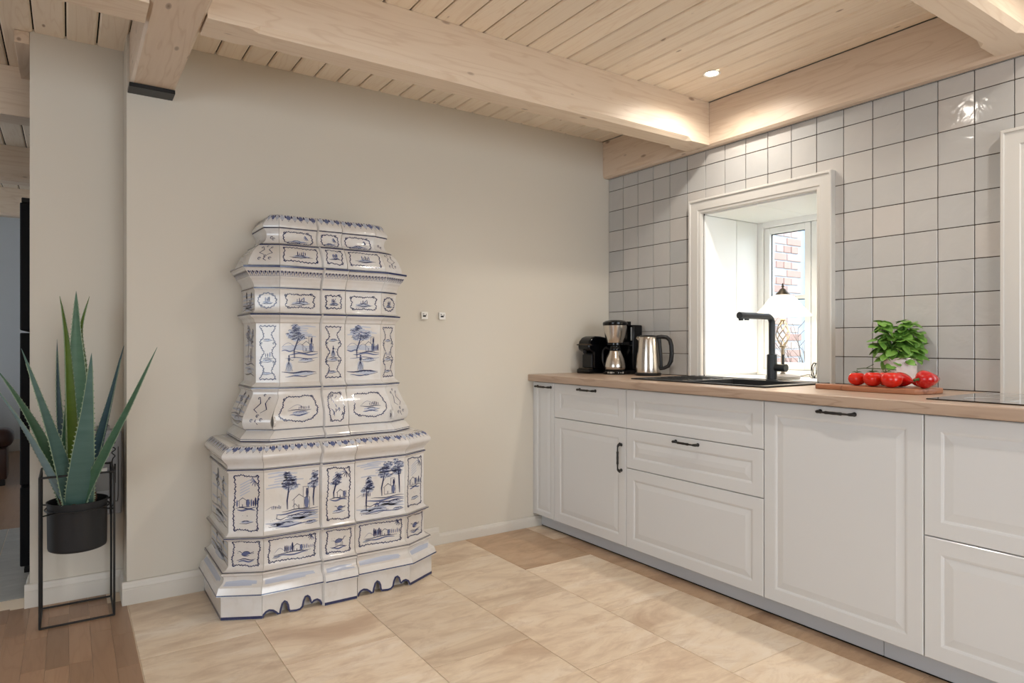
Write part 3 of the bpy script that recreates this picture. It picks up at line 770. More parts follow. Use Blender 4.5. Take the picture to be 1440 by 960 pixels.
def scene_side(p, k):
    W, H = p.W, p.H
    for i in range(4): p.stroke([(.05*W, (.2+.2*i)*H), (.5*W, (.22+.2*i)*H), (.95*W, (.19+.2*i)*H)], .010, 2)
    p.tree(.35*W, .3*H, .62*H, .1, 4, .3); p.tree(.75*W, .35*H, .5*H, 0, 3, .25); p.house(.55*W, .32*H, .3*W, .22*H); p.ground(.28*H, .004, 1, .006); p.rock(.5*W, .16*H, .6*W); p.ground(.1*H, .004, 0, .004)

seed = [11]
def course(poly, levels, paint, lines=(), name='tile', facets=range(7)):
    """lines: (metres up the surface from the foot, or negative from the top; width; ink)"""
    for fi in facets:
        S, o = facet_tile(poly, levels, fi, name); seed[0] += 1
        if lines:
            for (d, w_, mi) in lines:
                p = Paint(S, 0, 0, S.w, S.h, seed[0]); p.line(d if d >= 0 else S.h+d, w_, mi); p.build(o, 'painted_line')
        if paint:
            p = paint(S, fi)
            if p: p.build(o)
def sub(S, x0, y0, x1, y1): return Paint(S, x0, y0, S.w-x1, S.h-y1, seed[0])
# --- lower block
def plinth():
    arch = [(0, .0), (.02, .012), (.06, .022), (.11, .026), (.17, .022), (.22, .012), (.25, .004), (.285, .004), (.30, .022), (.325, .042), (.36, .050), (.395, .044), (.42, .030), (.43, .012), (.45, .004),
            (.56, .001), (.62, .003), (.66, .012), (.68, .034), (.71, .050), (.745, .052), (.78, .044), (.80, .026), (.82, .018), (.86, .026), (.91, .028), (.96, .020), (.985, .008), (1, .0)]
    for fi in range(7):
        S0 = Surf(polyL, [(0, 0), (0, .0985)], fi)
        if fi in (2, 4):
            q = MB(); n = len(arch); vs = []; th = Vector((0, .014, 0))
            for u, h in arch: vs += [S0.at(u*.995+.0025, h+.0008), S0.at(u*.995+.0025, .0975)]
            q.add(vs+[v_+th for v_ in vs], [(2*i, 2*i+2, 2*i+3, 2*i+1) for i in range(n-1)]+[(2*n+2*i+2, 2*n+2*i, 2*n+2*i+1, 2*n+2*i+3) for i in range(n-1)]
                  +[(2*i+2, 2*i, 2*n+2*i, 2*n+2*i+2) for i in range(n-1)]+[(2*i+1, 2*i+3, 2*n+2*i+3, 2*n+2*i+1) for i in range(n-1)]+[(0, 1, 2*n+1, 2*n), (2*n-1, 2*n-2, 4*n-2, 4*n-1)])
            o = q.build('plinth_tile', 'stove_glaze', stove)
            p = Paint(S0, 0, 0, S0.w, S0.h, 3); p.stroke([(u*S0.w, h+.0045) for u, h in arch], .0085, 0, False); p.build(o, 'painted_rim')
        else:
            S, o = facet_tile(polyL, [(0, .0002), (0, .049), (0, .0985)], fi, 'plinth_tile')
            p = Paint(S, 0, 0, S.w, S.h, 3); p.line(.008, .012, 0); p.build(o, 'painted_rim')
plinth()
LV1 = [(-.008, .0985), (-.020, .102), (-.018, .110), (-.013, .126), (-.010, .134), (-.0, .140), (.010, .150), (.013, .162), (.011, .172), (.003, .180), (.002, .188)]
def washy(S, fi):
    p = sub(S, .01, .0, .01, 0)
    for k in range(3): p.stroke([(0, S.h*(.52+.06*k)), (p.W*.5, S.h*(.54+.06*k)), (p.W*p.r.uniform(.7, 1), S.h*(.52+.06*k))], .009, 2)
    return p
course(polyL, LV1, washy, [(.0175, .0048, 0)])
LV2 = [(.003, .189), (.012, .191), (.024, .197), (.031, .206), (.032, .212), (.032, .300), (.030, .308), (.022, .316), (.013, .320), (.012, .328)]
def p2(S, fi):
    p = sub(S, .008, .028, .008, .020)
    if fi in (2, 4): scene_small_bay(p)
    elif fi in (0, 6): scene_side(p, 0)
    else: scene_small_sq(p, 1 if fi == 3 else 0)
    return p
course(polyL, LV2, p2, [(.003, .0045, 0), (-.004, .004, 0)])
LV3 = [(.014, .329), (.022, .331), (.030, .339), (.033, .348), (.033, .586), (.029, .592), (.026, .597), (.026, .604)]
def p3(S, fi):
    if fi in (2, 4): p = sub(S, .006, .022, .006, .018); scene_bay_low(p, 0 if fi == 2 else 1)
    elif fi in (0, 6): p = sub(S, .02, .02, .02, .02); scene_side(p, 0)
    else: p = sub(S, .010, .022, .010, .018); scene_tall_frame(p, 1 if fi == 3 else 0)
    return p
course(polyL, LV3, p3, [(-.004, .0045, 0)])
LV4 = [(.029, .605), (.0295, .614), (.027, .622), (.021, .630), (.014, .637), (.011, .642), (.007, .646), (.004, .652), (.003, .660), (.006, .667), (.012, .674), (.030, .690), (.036, .6935), (.046, .6965), (.075, .6975)]
def p4(S, fi):
    a = S.len[9]+.003; b = S.len[12]; p = Paint(S, .0, a, S.w, b, seed[0]); p.zigzag(0, b-a, .027); return p
course(polyL, LV4, p4)
def shelf(poly, e, z0, z1, name):
    q = MB(); pl = []
    for seg in poly(e, z0): pl += seg[:-1]
    pl.append(poly(e, z0)[-1][-1]); q.prism(pl[::-1], z0, z1); 
    o = q.build(name, 'stove_glaze', stove)
    bm = bmesh.new(); bm.from_mesh(o.data); bmesh.ops.recalc_face_normals(bm, faces=bm.faces); bm.to_mesh(o.data); bm.free()
shelf(polyL, .074, .685, .6978, 'mantel_slab')
# --- upper block
LV5 = [(.001, .699), (-.002, .704), (.000, .712), (.008, .722), (.022, .736), (.027, .741), (.028, .7465)]
course(polyU, LV5, None, [(.006, .011, 0), (-.003, .0022, 0)])
LV6 = [(.020, .747), (.018, .760), (.017, .785), (.020, .810), (.028, .835), (.040, .858), (.052, .880), (.059, .898), (.058, .908), (.052, .914), (.050, .920), (.051, .926)]
LV6c = [(.021, .747), (.014, .753), (.008, .765), (.006, .780), (.009, .797), (.015, .812), (.027, .832), (.041, .856), (.052, .880), (.059, .898), (.058, .908), (.052, .914), (.050, .920), (.051, .926)]
def p6(S, fi):
    p = sub(S, .008, .010, .008, .024)
    if fi in (2, 4): scene_round(p, 0)
    elif fi == 3: scene_hatch(p, 0)
    elif fi in (0, 6): scene_side(p, 0)
    else: scene_ornament(p, 0)
    return p
course(polyU, LV6, p6, [(-.004, .0042, 0)], facets=(0, 2, 3, 4, 6)); course(polyU, LV6c, p6, [(-.004, .0042, 0)], facets=(1, 5))
for fi in (1, 5):   # painted volutes on the two front edges of the scroll tiles
    A = polyU(.018, .78)[2][0] if fi == 1 else polyU(.018, .78)[4][1]
    q = MB(); pts = [(A[0]+(.0 if fi == 5 else -.0), A[1]-.006, .780)]
    cx, cy, cz = A[0]+(.0035 if fi == 1 else -.0035), A[1]-.002, .781
    q.tube([(cx-.004, cy, cz), (cx+.004, cy, cz)], .022, 20); q.build('volute', 'stove_glaze', stove, smooth=40)
    q = MB(); q.tube([(cx-.0048, cy, cz+.0)]+[(cx, cy, cz)], .001, 4)
    q = MB()
    q.tube([(cx+(.0052 if fi == 1 else -.0052), cy+(.004+.0125*t)*math.cos(5.5*t+2), cz+(.004+.0125*t)*math.sin(5.5*t+2)) for t in [i/12 for i in range(13)]], .0017, 6)
    q.build('painted_spiral', 'ink', stove)
LV7 = [(.052, .927), (.056, .932), (.066, .940), (.0725, .946), (.073, .952), (.073, .956), (.0735, 1.200), (.073, 1.206), (.067, 1.212), (.065, 1.222), (.060, 1.228), (.052, 1.233), (.047, 1.240), (.046, 1.249)]
def p7(S, fi):
    if fi in (2, 4): p = sub(S, .008, .034, .008, .056); scene_pastoral(p, 0 if fi == 2 else 1)
    elif fi in (0, 6): p = sub(S, .03, .034, .03, .05); scene_side(p, 0)
    else: p = sub(S, .004, .034, .004, .056); scene_lobed(p, 1 if fi == 3 else 0)
    return p
course(polyU, LV7, p7, [(-.004, .006, 0)])
LV8 = [(.052, 1.250), (.060, 1.254), (.067, 1.262), (.068, 1.268), (.068, 1.348), (.066, 1.354), (.063, 1.357), (.063, 1.363)]
def p8(S, fi):
    p = sub(S, .006, .018, .006, .014); (scene_quatre if fi not in (0, 6) else scene_side)(p, 0 if fi in (1, 5) else 1); return p
course(polyU, LV8, p8, [(-.003, .0045, 0)])
LV9 = [(.0645, 1.364), (.064, 1.372), (.060, 1.382), (.055, 1.390), (.053, 1.396), (.047, 1.401), (.042, 1.408), (.040, 1.414), (.030, 1.428), (.024, 1.434), (.022, 1.440), (.014, 1.446), (.014, 1.454), (.030, 1.4565)]
def p9(S, fi):
    a, b = S.len[7], S.len[9]; p = Paint(S, 0, a-.004, S.w, b, seed[0]); p.dentils(.002, b-a+.003); return p
course(polyU, LV9, p9, [(-.020, .008, 0)])
LV10 = [(.036, 1.4575), (.037, 1.466), (.040, 1.478), (.046, 1.494), (.055, 1.512), (.067, 1.530), (.080, 1.544), (.090, 1.551), (.092, 1.557)]
def p10(S, fi):
    p = sub(S, .006, .008, .006, .012)
    if fi in (2, 3, 4): p.rect_frame(.012, .003); p.rock(.5*p.W, .4*p.H, .4*p.W); p.cypresses(.42*p.W, .45*p.H, .2*p.W, .28*p.H, 5); p.ground(.36*p.H, .002, 0, .003, .2*p.W, .8*p.W)
    else: scene_ornament(p, 0)
    return p
course(polyU, LV10, p10, [(-.004, .0045, 0)])
LV11 = [(.096, 1.558), (.108, 1.563), (.120, 1.576), (.126, 1.592), (.126, 1.606), (.122, 1.618), (.114, 1.627), (.111, 1.633)]
def p11(S, fi):
    p = sub(S, .006, .006, .006, .01)
    if fi in (2, 3, 4): p.oval_frame(.40, .40, 2, .05); p.rock(.5*p.W, .3*p.H, .4*p.W); p.palm(.75*p.W, .6*p.H, .014); p.ground(.26*p.H, .002, 1, .004, .2*p.W, .8*p.W)
    else: p.curls([(.4*p.W, .5*p.H), (.62*p.W, .4*p.H)], .006)
    return p
course(polyU, LV11, p11, [(-.002, .0035, 0)])
LV12 = [(.1105, 1.634), (.109, 1.641), (.1105, 1.648), (.116, 1.658), (.126, 1.673), (.137, 1.687), (.144, 1.694), (.170, 1.698)]
def p12(S, fi):
    a, b = S.len[3]+.002, S.len[6]; p = Paint(S, 0, a, S.w, b, seed[0]); p.zigzag(0, p.H, .027); return p
course(polyU, LV12, p12)
shelf(polyU, .168, 1.686, 1.6975, 'top_slab')
# inner body that closes the joints
def core(poly, lv, off, z0, z1):
    q = MB(); rings = []
    for e, z in lv:
        if z < z0 or z > z1: continue
        pl = []
        for seg in poly(e+off, z): pl += seg[:-1]
        pl.append(poly(e+off, z)[-1][-1]); rings.append([(x, y, z) for x, y in pl])
    n = len(rings[0]); vs = [p for r_ in rings for p in r_]
    fs = [(i*n+j, i*n+(j+1) % n, (i+1)*n+(j+1) % n, (i+1)*n+j) for i in range(len(rings)-1) for j in range(n)]+[tuple(range(n)), tuple(range(len(vs)-n, len(vs)))]
    q.add(vs, fs); o = q.build('inner_body', 'stove_core', stove)
    bm = bmesh.new(); bm.from_mesh(o.data); bmesh.ops.recalc_face_normals(bm, faces=bm.faces); bm.to_mesh(o.data); bm.free()
core(polyL, [(.03, .001), (.03, .07)]+[(e, z) for e, z in LV1+LV2+LV3+LV4[:-3]], .014, 0, .684)
core(polyU, LV5+LV6+LV7+LV8+LV9[:-1]+LV10+LV11+LV12[:-3], .014, .69, 1.69)

# ================================================================== CABINETS
FX = 2.349     # front plane of the doors
def panel(name, y0, y1, z0, z1, parent, fw=.056):
    """raised-field front, thickness 19 mm, facing -X"""
    g = .0015; a, b, c, d = y0+g, y1-g, z0+g, z1-g; x = FX
    rings = [(0, .019), (0, .003), (.003, .0), (fw-.006, .0), (fw, .002), (fw+.003, .0042), (fw+.006, .0042), (fw+.028, .0005), (fw+.031, .0)]
    q = MB(); vs = []
    for t, dx in rings:
        vs += [(x+dx, a+t, c+t), (x+dx, b-t, c+t), (x+dx, b-t, d-t), (x+dx, a+t, d-t)]
    fs = [(3, 2, 1, 0)][::-1]
    for i in range(len(rings)-1):
        for j in range(4): fs.append((i*4+j, (i+1)*4+j, (i+1)*4+(j+1) % 4, i*4+(j+1) % 4))
    k = (len(rings)-1)*4; fs.append((k+3, k+2, k+1, k)[::-1]); q.add(vs, fs)
    o = q.build(name, 'cab_white', parent)
    bm = bmesh.new(); bm.from_mesh(o.data); bmesh.ops.recalc_face_normals(bm, faces=bm.faces); bm.to_mesh(o.data); bm.free()
    return o
def handle(parent, y, z, vertical=False, L=.138):
    q = MB(); h = L/2; pr = [(-h-.006, .0042), (-h+.002, .0062), (-h+.010, .0055), (-h+.016, .0036), (-.034, .0040), (-.030, .0062), (-.015, .0052), (0, .0058), (.015, .0052), (.030, .0062), (.034, .0040), (h-.016, .0036), (h-.010, .0055), (h-.002, .0062), (h+.006, .0042)]
    ax = (lambda t: (0, t)) if not vertical else (lambda t: (t, 0))
    def pt(t, dx):
        return (FX-dx, y+(t if not vertical else 0), z+(t if vertical else 0))
    pts = []; rs = []
    for t, r in pr:
        k = min(1, (h+.006-abs(t))/.022); dx = .010+.017*math.sin(max(0, k)*math.pi/2)
        pts.append(pt(t, dx)); rs.append(r)
    q.tube(pts, rs, 10)
    for s in (-1, 1):
        t = s*(h-.004); q.tube([pt(t, -.0003), pt(t, .003), pt(t, .006), pt(t, .012), pt(t, .017)], [.0085, .0085, .0055, .0045, .0065], 12)
    return q.build('handle', 'iron_black', parent, smooth=50)
def cabinet(y0, y1, label, fronts):
    t = thing('base_cabinet', label, 'cabinet', (2.36, (y0+y1)/2, 0), 'white kitchen base cabinets')
    b = boxo('carcass', 'cab_inner', (FX+.0205, y0+.001, .085, 2.965, y1-.001, .884), t)
    for f in fronts:
        nm, z0, z1, hd = f; o = panel(nm, y0, y1, z0, z1, t, .034 if (y1-y0) < .3 else .056)
        if hd: handle(o, *hd)
    return t
cabinet(3.046, 3.246, 'narrow white pull-out cabinet in the corner by the back wall', [('door', .08, .884, (3.142, .857))])
cabinet(2.449, 3.046, 'white cabinet with one drawer above a door below the coffee machines', [('drawer', .684, .884, (2.748, .860)), ('door', .08, .684, (2.482, .532, True))])
cabinet(1.649, 2.449, 'wide white sink cabinet with three stacked fronts', [('drawer_front', .684, .884, None), ('drawer', .484, .684, (2.052, .660)), ('drawer', .08, .484, None)])
cabinet(1.043, 1.649, 'white cabinet with one tall door below the chopping board', [('door', .08, .884, (1.340, .862))])
cabinet(.243, 1.043, 'white cabinet with two deep drawers below the hob', [('drawer', .484, .884, None), ('drawer', .08, .484, None)])
cabinet(-.357, .243, 'white cabinet right of the hob beside the camera', [('door', .08, .884, None)])
pl = thing('cabinet_plinth', 'pale grey kick board under the white base cabinets', 'plinth', (2.40, 1.6, 0))
boxo('plinth_board', 'plinth_grey', (2.404, 1.20, .006, 2.42, 3.243, .083), pl, bevel=.001)
boxo('plinth_board', 'plinth_grey', (2.404, -.357, .006, 2.42, 1.198, .083), pl, bevel=.001)
boxo('seal', 'soft_black', (2.406, -.357, .0005, 2.418, 3.243, .0055), pl)
o = boxo('filler_strip', 'cab_white', (FX+.004, 3.2475, .08, FX+.02, D-.0008, .884)); tag(o, 'thin white filler strip between the corner cabinet and the back wall', 'filler')
# worktop with sink cutout
wt = thing('worktop', 'pale oak worktop running over the white cabinets', 'worktop', (2.65, 1.5, .888))
q = MB(); X0, X1 = 2.326, 2.9685; SX = (2.47, 2.93); SY = (1.73, 2.50); HX = (2.43, 2.90)
for bx in ((X0, SY[1], .8875, X1, D-.001, WT), (X0, SY[0], .8875, SX[0], SY[1], WT), (SX[1], SY[0], .8875, X1, SY[1], WT), (X0, -.36, .8875, X1, SY[0], WT)): q.box(*bx)
bm_ = q
me_ = q.build('top_board', 'oak_top', wt)
bm = bmesh.new(); bm.from_mesh(me_.data); bmesh.ops.remove_doubles(bm, verts=bm.verts, dist=1e-5)
dead = [f for f in bm.faces if False]
ed = [e for e in bm.edges if all(abs(v_.co.x+2.65-X0) < 1e-4 for v_ in e.verts) and abs(e.verts[0].co.z-e.verts[1].co.z) < 1e-5]
bm.free()
# front nosing, rounded
q = MB(); sec = [(X0+.02, .8875)]
for k in range(7): a = math.pi+HP+(-HP)*k/6; sec.append((X0+.006+.006*math.cos(-HP-HP*k/6), .8875+.006+.006*math.sin(-HP-HP*k/6)))
for k in range(7): sec.append((X0+.006+.006*math.cos(math.pi-HP*k/6), WT-.006+.006*math.sin(math.pi-HP*k/6)))
sec.append((X0+.02, WT))
sec = [(x_-.012, z_) for x_, z_ in sec]
n = len(sec); vs = [(x_, y_, z_) for y_ in (-.36, D-.001) for x_, z_ in sec]
q.add(vs, [(i, (i+1) % n, n+(i+1) % n, n+i) for i in range(n)]+[tuple(range(n))[::-1], tuple(range(n, 2*n))])
X0n = X0
o = q.build('front_edge', 'oak_top', wt, smooth=50)
bm = bmesh.new(); bm.from_mesh(o.data); bmesh.ops.recalc_face_normals(bm, faces=bm.faces); bm.to_mesh(o.data); bm.free()
for v_ in me_.data.vertices:
    if v_.co.x < X0-2.65+.001: v_.co.x = X0-2.65+.0082
# sink
sk = thing('kitchen_sink', 'black inset sink with a ribbed draining board on its left', 'sink', (2.70, 2.1, WT))
q = MB(); z = WT+.0008; a, b, c, d = 2.448, 2.952, 1.708, 2.515; zr = z+.006
bowl = (2.50, 2.86, 1.78, 2.19)
for bx in rect_cut((a, b, c, d), [bowl]): q.box(bx[0], bx[2], z, bx[1], bx[3], zr-.002)
for bx in ((a, c, zr-.002, a+.008, d, zr), (b-.008, c, zr-.002, b, d, zr), (a+.008, c, zr-.002, b-.008, c+.008, zr), (a+.008, d-.008, zr-.002, b-.008, d, zr)): q.box(*bx)
q.build('rim', 'matt_black', sk, bevel=.001)
q = MB(); A, B, C2, D2 = bowl; zb = WT-.038; t = .004
q.box(A, C2, zb, A+t, D2, z+.003); q.box(B-t, C2, zb, B, D2, z+.003); q.box(A+t, C2, zb, B-t, C2+t, z+.003); q.box(A+t, D2-t, zb, B-t, D2, z+.003); q.box(A, C2, zb-.004, B, D2, zb)
q.build('bowl', 'matt_black', sk)
for k in range(7):
    x_ = 2.525+.052*k; boxo('draining_rib', 'matt_black', (x_, 2.24, zr-.0022, x_+.012, 2.475, zr+.0005), sk, bevel=.001)
# faucet
fc = thing('kitchen_faucet', 'matt black right-angled mixer tap behind the sink', 'faucet', (2.895, 1.985, zr))
fx, fy = 2.895, 1.985
q = MB(); q.lathe([(.0, 0), (.029, 0), (.029, .004), (.0245, .006), (.0245, .126), (.021, .130), (0, .130)], (fx, fy, zr-.0018), 28); q.build('body', 'faucet_black', fc, smooth=40)
pts = [(fx, fy, zr+.128), (fx, fy, 1.215)]
for k in range(1, 9): a = HP*k/8; pts.append((fx-.035*(1-math.cos(a)), fy, 1.215+.035*math.sin(a)))
pts.append((2.672, fy, 1.25))
q = MB(); q.tube(pts, .0155, 20); q.tube([(2.672, fy, 1.25), (2.640, fy, 1.25)], .0165, 20); q.build('spout', 'faucet_black', fc, smooth=40)
q = MB(); q.tube([(2.652, fy, 1.236), (2.652, fy, 1.226)], .011, 14); q.build('nozzle', 'soft_black', fc, smooth=40)
q = MB(); q.box(2.682, fy-.004, 1.228, 2.71, fy+.004, 1.236); q.build('release_button', 'soft_black', fc, bevel=.001)
q = MB(); q.tube([(fx, fy-.022, .997), (fx, fy-.070, .997)], .0185, 20); q.tube([(fx, fy-.0705, .997), (fx, fy-.078, .997)], .0192, 20); lv = q.build('lever_body', 'faucet_black', fc, smooth=40)
q = MB(); q.tube([(fx+.002, fy-.060, 1.010), (fx+.004, fy-.060, 1.062)], [.006, .0045], 10); q.build('lever', 'faucet_black', lv, smooth=40)
# hob
hb = thing('induction_hob', 'black glass hob set in the worktop at the right edge', 'hob', (2.66, .77, WT))
boxo('glass', 'glass_black', (2.415, .485, WT+.0006, 2.905, 1.066, WT+.0046), hb, bevel=.0012)
q = MB()
for cx, cy, r in ((2.54, .92, .075), (2.54, .64, .095), (2.78, .92, .095), (2.78, .64, .075)):
    pts = [(cx+r*math.cos(6.283*i/40), cy+r*math.sin(6.283*i/40), WT+.0048) for i in range(40)]; q.tube(pts, .0006, 4, closed=True)
q.build('cooking_zone', 'decal_white', hb)

# ================================================================== COUNTER OBJECTS
# pod coffee machine
x0, y0 = 2.655, 3.135
pm = thing('pod_coffee_machine', 'compact black pod coffee machine in the corner by the back wall', 'coffee machine', (2.78, 3.16, WT+.0005))
ZB = WT+.0005
def rprof(pts, y0_, y1_, name, mt, parent, bevel=.004):
    q = MB(); n = len(pts); vs = [(x_, y_, z_) for y_ in (y0_, y1_) for x_, z_ in pts]
    q.add(vs, [(i, (i+1) % n, n+(i+1) % n, n+i) for i in range(n)]+[tuple(range(n))[::-1], tuple(range(n, 2*n))])
    o = q.build(name, mt, parent, smooth=40)
    bm = bmesh.new(); bm.from_mesh(o.data); bmesh.ops.recalc_face_normals(bm, faces=bm.faces)
    if bevel:
        ed = [e for e in bm.edges if len(e.link_faces) == 2 and e.calc_face_angle(0) > .9]
        bmesh.ops.bevel(bm, geom=ed, offset=bevel, segments=2, affect='EDGES', profile=.5, clamp_overlap=True)
    bm.to_mesh(o.data); bm.free(); return o
ya, yb = 3.080, 3.192; xf = 2.645
rprof([(xf+.045, ZB+.03), (xf+.045, ZB+.13), (xf+.005, ZB+.145), (xf, ZB+.17), (xf+.008, ZB+.20), (xf+.03, ZB+.222), (xf+.06, ZB+.232), (xf+.10, ZB+.230), (xf+.20, ZB+.215), (xf+.21, ZB+.03)], ya+.004, yb-.004, 'body', 'gloss_black', pm, .008)
q = MB(); q.box(xf-.005, ya-.001, ZB, xf+.26, yb+.001, ZB+.028); q.build('base', 'gloss_black', pm, bevel=.006, seg=2, smooth=40)
boxo('drip_grid', 'pewter_dark', (xf-.001, ya+.012, ZB+.0285, xf+.04, yb-.012, ZB+.034), pm, bevel=.001)
q = MB(); q.tube([(xf+.012, (ya+yb)/2, ZB+.145), (xf+.010, (ya+yb)/2, ZB+.125)], [.012, .008], 14); q.build('spout', 'soft_black', pm, smooth=40)
q = MB(); q.tube([(xf+.010, ya-.012, ZB+.178), (xf+.002, ya+.03, ZB+.180), (xf+.002, yb-.03, ZB+.180), (xf+.010, yb+.012, ZB+.178)], .0045, 8); q.build('lever', 'pewter_dark', pm, smooth=40)
boxo('capsule_door', 'soft_black', (xf+.030, ya+.012, ZB+.036, xf+.044, yb-.012, ZB+.118), pm, bevel=.004, seg=2)
q = MB(); q.box(xf+.213, ya+.004, ZB+.03, xf+.262, yb-.004, ZB+.222); q.build('water_tank', 'soft_black', pm, bevel=.010, seg=2, smooth=40)
# drip coffee maker
dm = thing('drip_coffee_maker', 'tall steel and black drip coffee maker with thermal jug', 'coffee maker', (2.80, 2.955, ZB))
cx, cy = 2.752, 2.962
q = MB(); q.lathe([(0, 0), (.070, 0), (.072, .004), (.072, .020), (.066, .026), (0, .026)], (cx, cy, ZB), 36); q.box(cx+.02, cy-.062, ZB, 2.925, cy+.072, ZB+.024); q.build('base', 'gloss_black', dm, smooth=35)
q = MB(); q.box(2.845, cy-.060, ZB+.0245, 2.925, cy+.072, ZB+.300); q.build('water_tower', 'gloss_black', dm, bevel=.010, seg=3, smooth=40)
boxo('water_window', 'display', (2.8435, cy-.050, ZB+.205, 2.8445, cy-.038, ZB+.285), dm)
for k in range(7): boxo('level_mark', 'decal_dark', (2.8428, cy-.050, ZB+.212+.010*k, 2.8434, cy-.043, ZB+.2135+.010*k), dm)
q = MB(); q.lathe([(0, 0), (.052, .0), (.052, .012), (0, .012)], (cx, cy, ZB+.178), 32); q.box(cx+.02, cy-.040, ZB+.178, 2.8445, cy+.040, ZB+.196); q.build('filter_base', 'gloss_black', dm, smooth=40)
q = MB(); q.lathe([(.051, .0), (.053, .004), (.063, .045), (.071, .090), (.073, .104)], (cx, cy, ZB+.191), 40, cap=False); q.build('filter_housing', 'steel', dm, smooth=60)
q = MB(); q.lathe([(0, 0), (.074, 0), (.076, .006), (.075, .018), (.060, .028), (.035, .033), (0, .034)], (cx, cy, ZB+.2955), 40); q.box(cx+.03, cy-.04, ZB+.296, 2.8445, cy+.04, ZB+.320); q.build('lid', 'gloss_black', dm, bevel=.0, smooth=40)
# maker name plate: thin grey bars too small to read in the photo
for i in range(5):
    a = math.pi+.30+.06*i; r_ = .0648; q = MB(); q.tube([(cx+r_*math.cos(a), cy+r_*math.sin(a), ZB+.272), (cx+r_*math.cos(a+.035), cy+r_*math.sin(a+.035), ZB+.272)], .0011, 5); q.build('nameplate_letter', 'decal_dark', dm)
jug = dm
q = MB(); q.lathe([(0, 0), (.062, 0), (.064, .004), (.065, .018), (.0625, .035), (.056, .065), (.047, .090), (.040, .104), (.038, .112)], (cx-.0, cy, ZB+.030), 40); q.build('jug_body', 'steel', dm, smooth=60)
q = MB(); q.lathe([(.0, 0), (.037, 0), (.039, .006), (.036, .018), (.033, .024), (.034, .030), (0, .032)], (cx, cy, ZB+.1425), 32); q.build('jug_lid', 'gloss_black', dm, smooth=40)
ha = (-.50, .86)  # handle leaves towards the back wall side
hp = [(.036, .150), (.060, .160), (.076, .148), (.080, .12), (.078, .08), (.070, .052), (.058, .045)]
q = MB(); q.tube([(cx+ha[0]*r_, cy+ha[1]*r_, ZB+z_) for r_, z_ in hp], [.006, .008, .008, .008, .008, .007, .005], 10); q.build('jug_handle', 'gloss_black', dm, smooth=50)
q = MB()
for i, a in enumerate((3.35, 3.55, 3.68, 3.85, 4.25, 4.45, 4.65)):
    q.tube([(cx+.0722*math.cos(a), cy+.0722*math.sin(a), ZB+.012), (cx+.0728*math.cos(a), cy+.0728*math.sin(a), ZB+.012)], [.0055 if i in (0, 1, 2, 6) else .003]*2, 12)
q.build('control_button', 'decal_white', dm)
# kettle
kt = thing('electric_kettle', 'brushed steel electric kettle with a black handle beside the window', 'kettle', (2.80, 2.735, ZB))
kx, ky = 2.800, 2.735
q = MB(); q.lathe([(0, 0), (.072, 0), (.075, .004), (.075, .014), (.071, .018), (0, .018)], (kx, ky, ZB), 40); q.build('base', 'soft_black', kt, smooth=40)
q = MB(); q.lathe([(.0, 0), (.0700, 0), (.0705, .006), (.0690, .05), (.0655, .10), (.0605, .15), (.0560, .190), (.0535, .204), (.0525, .206)], (kx, ky, ZB+.0185), 48); q.build('body', 'steel', kt, smooth=60)
q = MB(); q.lathe([(.0, 0), (.0520, 0), (.0525, .003), (.045, .008), (.02, .011), (0, .011)], (kx, ky, ZB+.2250), 36); q.build('lid', 'soft_black', kt, smooth=40)
hd = (.66, -.75)
hp = [(.048, .224), (.075, .226), (.105, .222), (.124, .205), (.132, .175), (.134, .13), (.130, .085), (.115, .056), (.090, .044), (.069, .040)]
q = MB(); q.tube([(kx+hd[0]*r_, ky+hd[1]*r_, ZB+z_) for r_, z_ in hp], [.010, .012, .012, .012, .0125, .0125, .0125, .011, .010, .009], 14)
q.tube([(kx+hd[0]*(.062+.0), ky+hd[1]*.062, ZB+.215), (kx+hd[0]*.070, ky+hd[1]*.070, ZB+.13), (kx+hd[0]*.075, ky+hd[1]*.075, ZB+.05)], [.012, .011, .010], 10)
q.build('handle', 'soft_black', kt, smooth=50)
sd = (-.6, .8)
q = MB(); c_ = Vector((kx+sd[0]*.052, ky+sd[1]*.052, ZB+.21)); q.tube([c_-Vector((sd[0], sd[1], 0))*.01, c_+Vector((sd[0]*.014, sd[1]*.014, .012))], [.018, .008], 12); q.build('spout', 'steel', kt, smooth=50)
for i in range(5):
    a = math.pi+.28+.055*i; r_ = .0628; q = MB(); q.tube([(kx+r_*math.cos(a), ky+r_*math.sin(a), ZB+.160), (kx+r_*math.cos(a+.032), ky+r_*math.sin(a+.032), ZB+.160)], .0009, 5); q.build('nameplate_letter', 'decal_dark', kt)
# chopping board
bt = WT+.0005; bh = .020
def smooth_poly(pts, it=2):
    for _ in range(it):
        out = []
        for i in range(len(pts)):
            a, b = pts[i], pts[(i+1) % len(pts)]
            out += [(a[0]*.75+b[0]*.25, a[1]*.75+b[1]*.25), (a[0]*.25+b[0]*.75, a[1]*.25+b[1]*.75)]
        pts = out
    return pts
bp_ = smooth_poly([(2.585, 1.165), (2.745, 1.145), (2.775, 1.17), (2.775, 1.40), (2.75, 1.43), (2.68, 1.445), (2.665, 1.47), (2.665, 1.555), (2.640, 1.585), (2.595, 1.58), (2.585, 1.55), (2.59, 1.475), (2.575, 1.445), (2.560, 1.41), (2.575, 1.19)], 3)
q = MB(); q.prism(bp_, bt, bt+bh); cb = q.build('chopping_board', 'board_wood', bevel=.003, seg=2, smooth=35); tag(cb, 'brown wooden chopping board with a short handle beside the sink', 'chopping board')
BZ = bt+bh+.0004
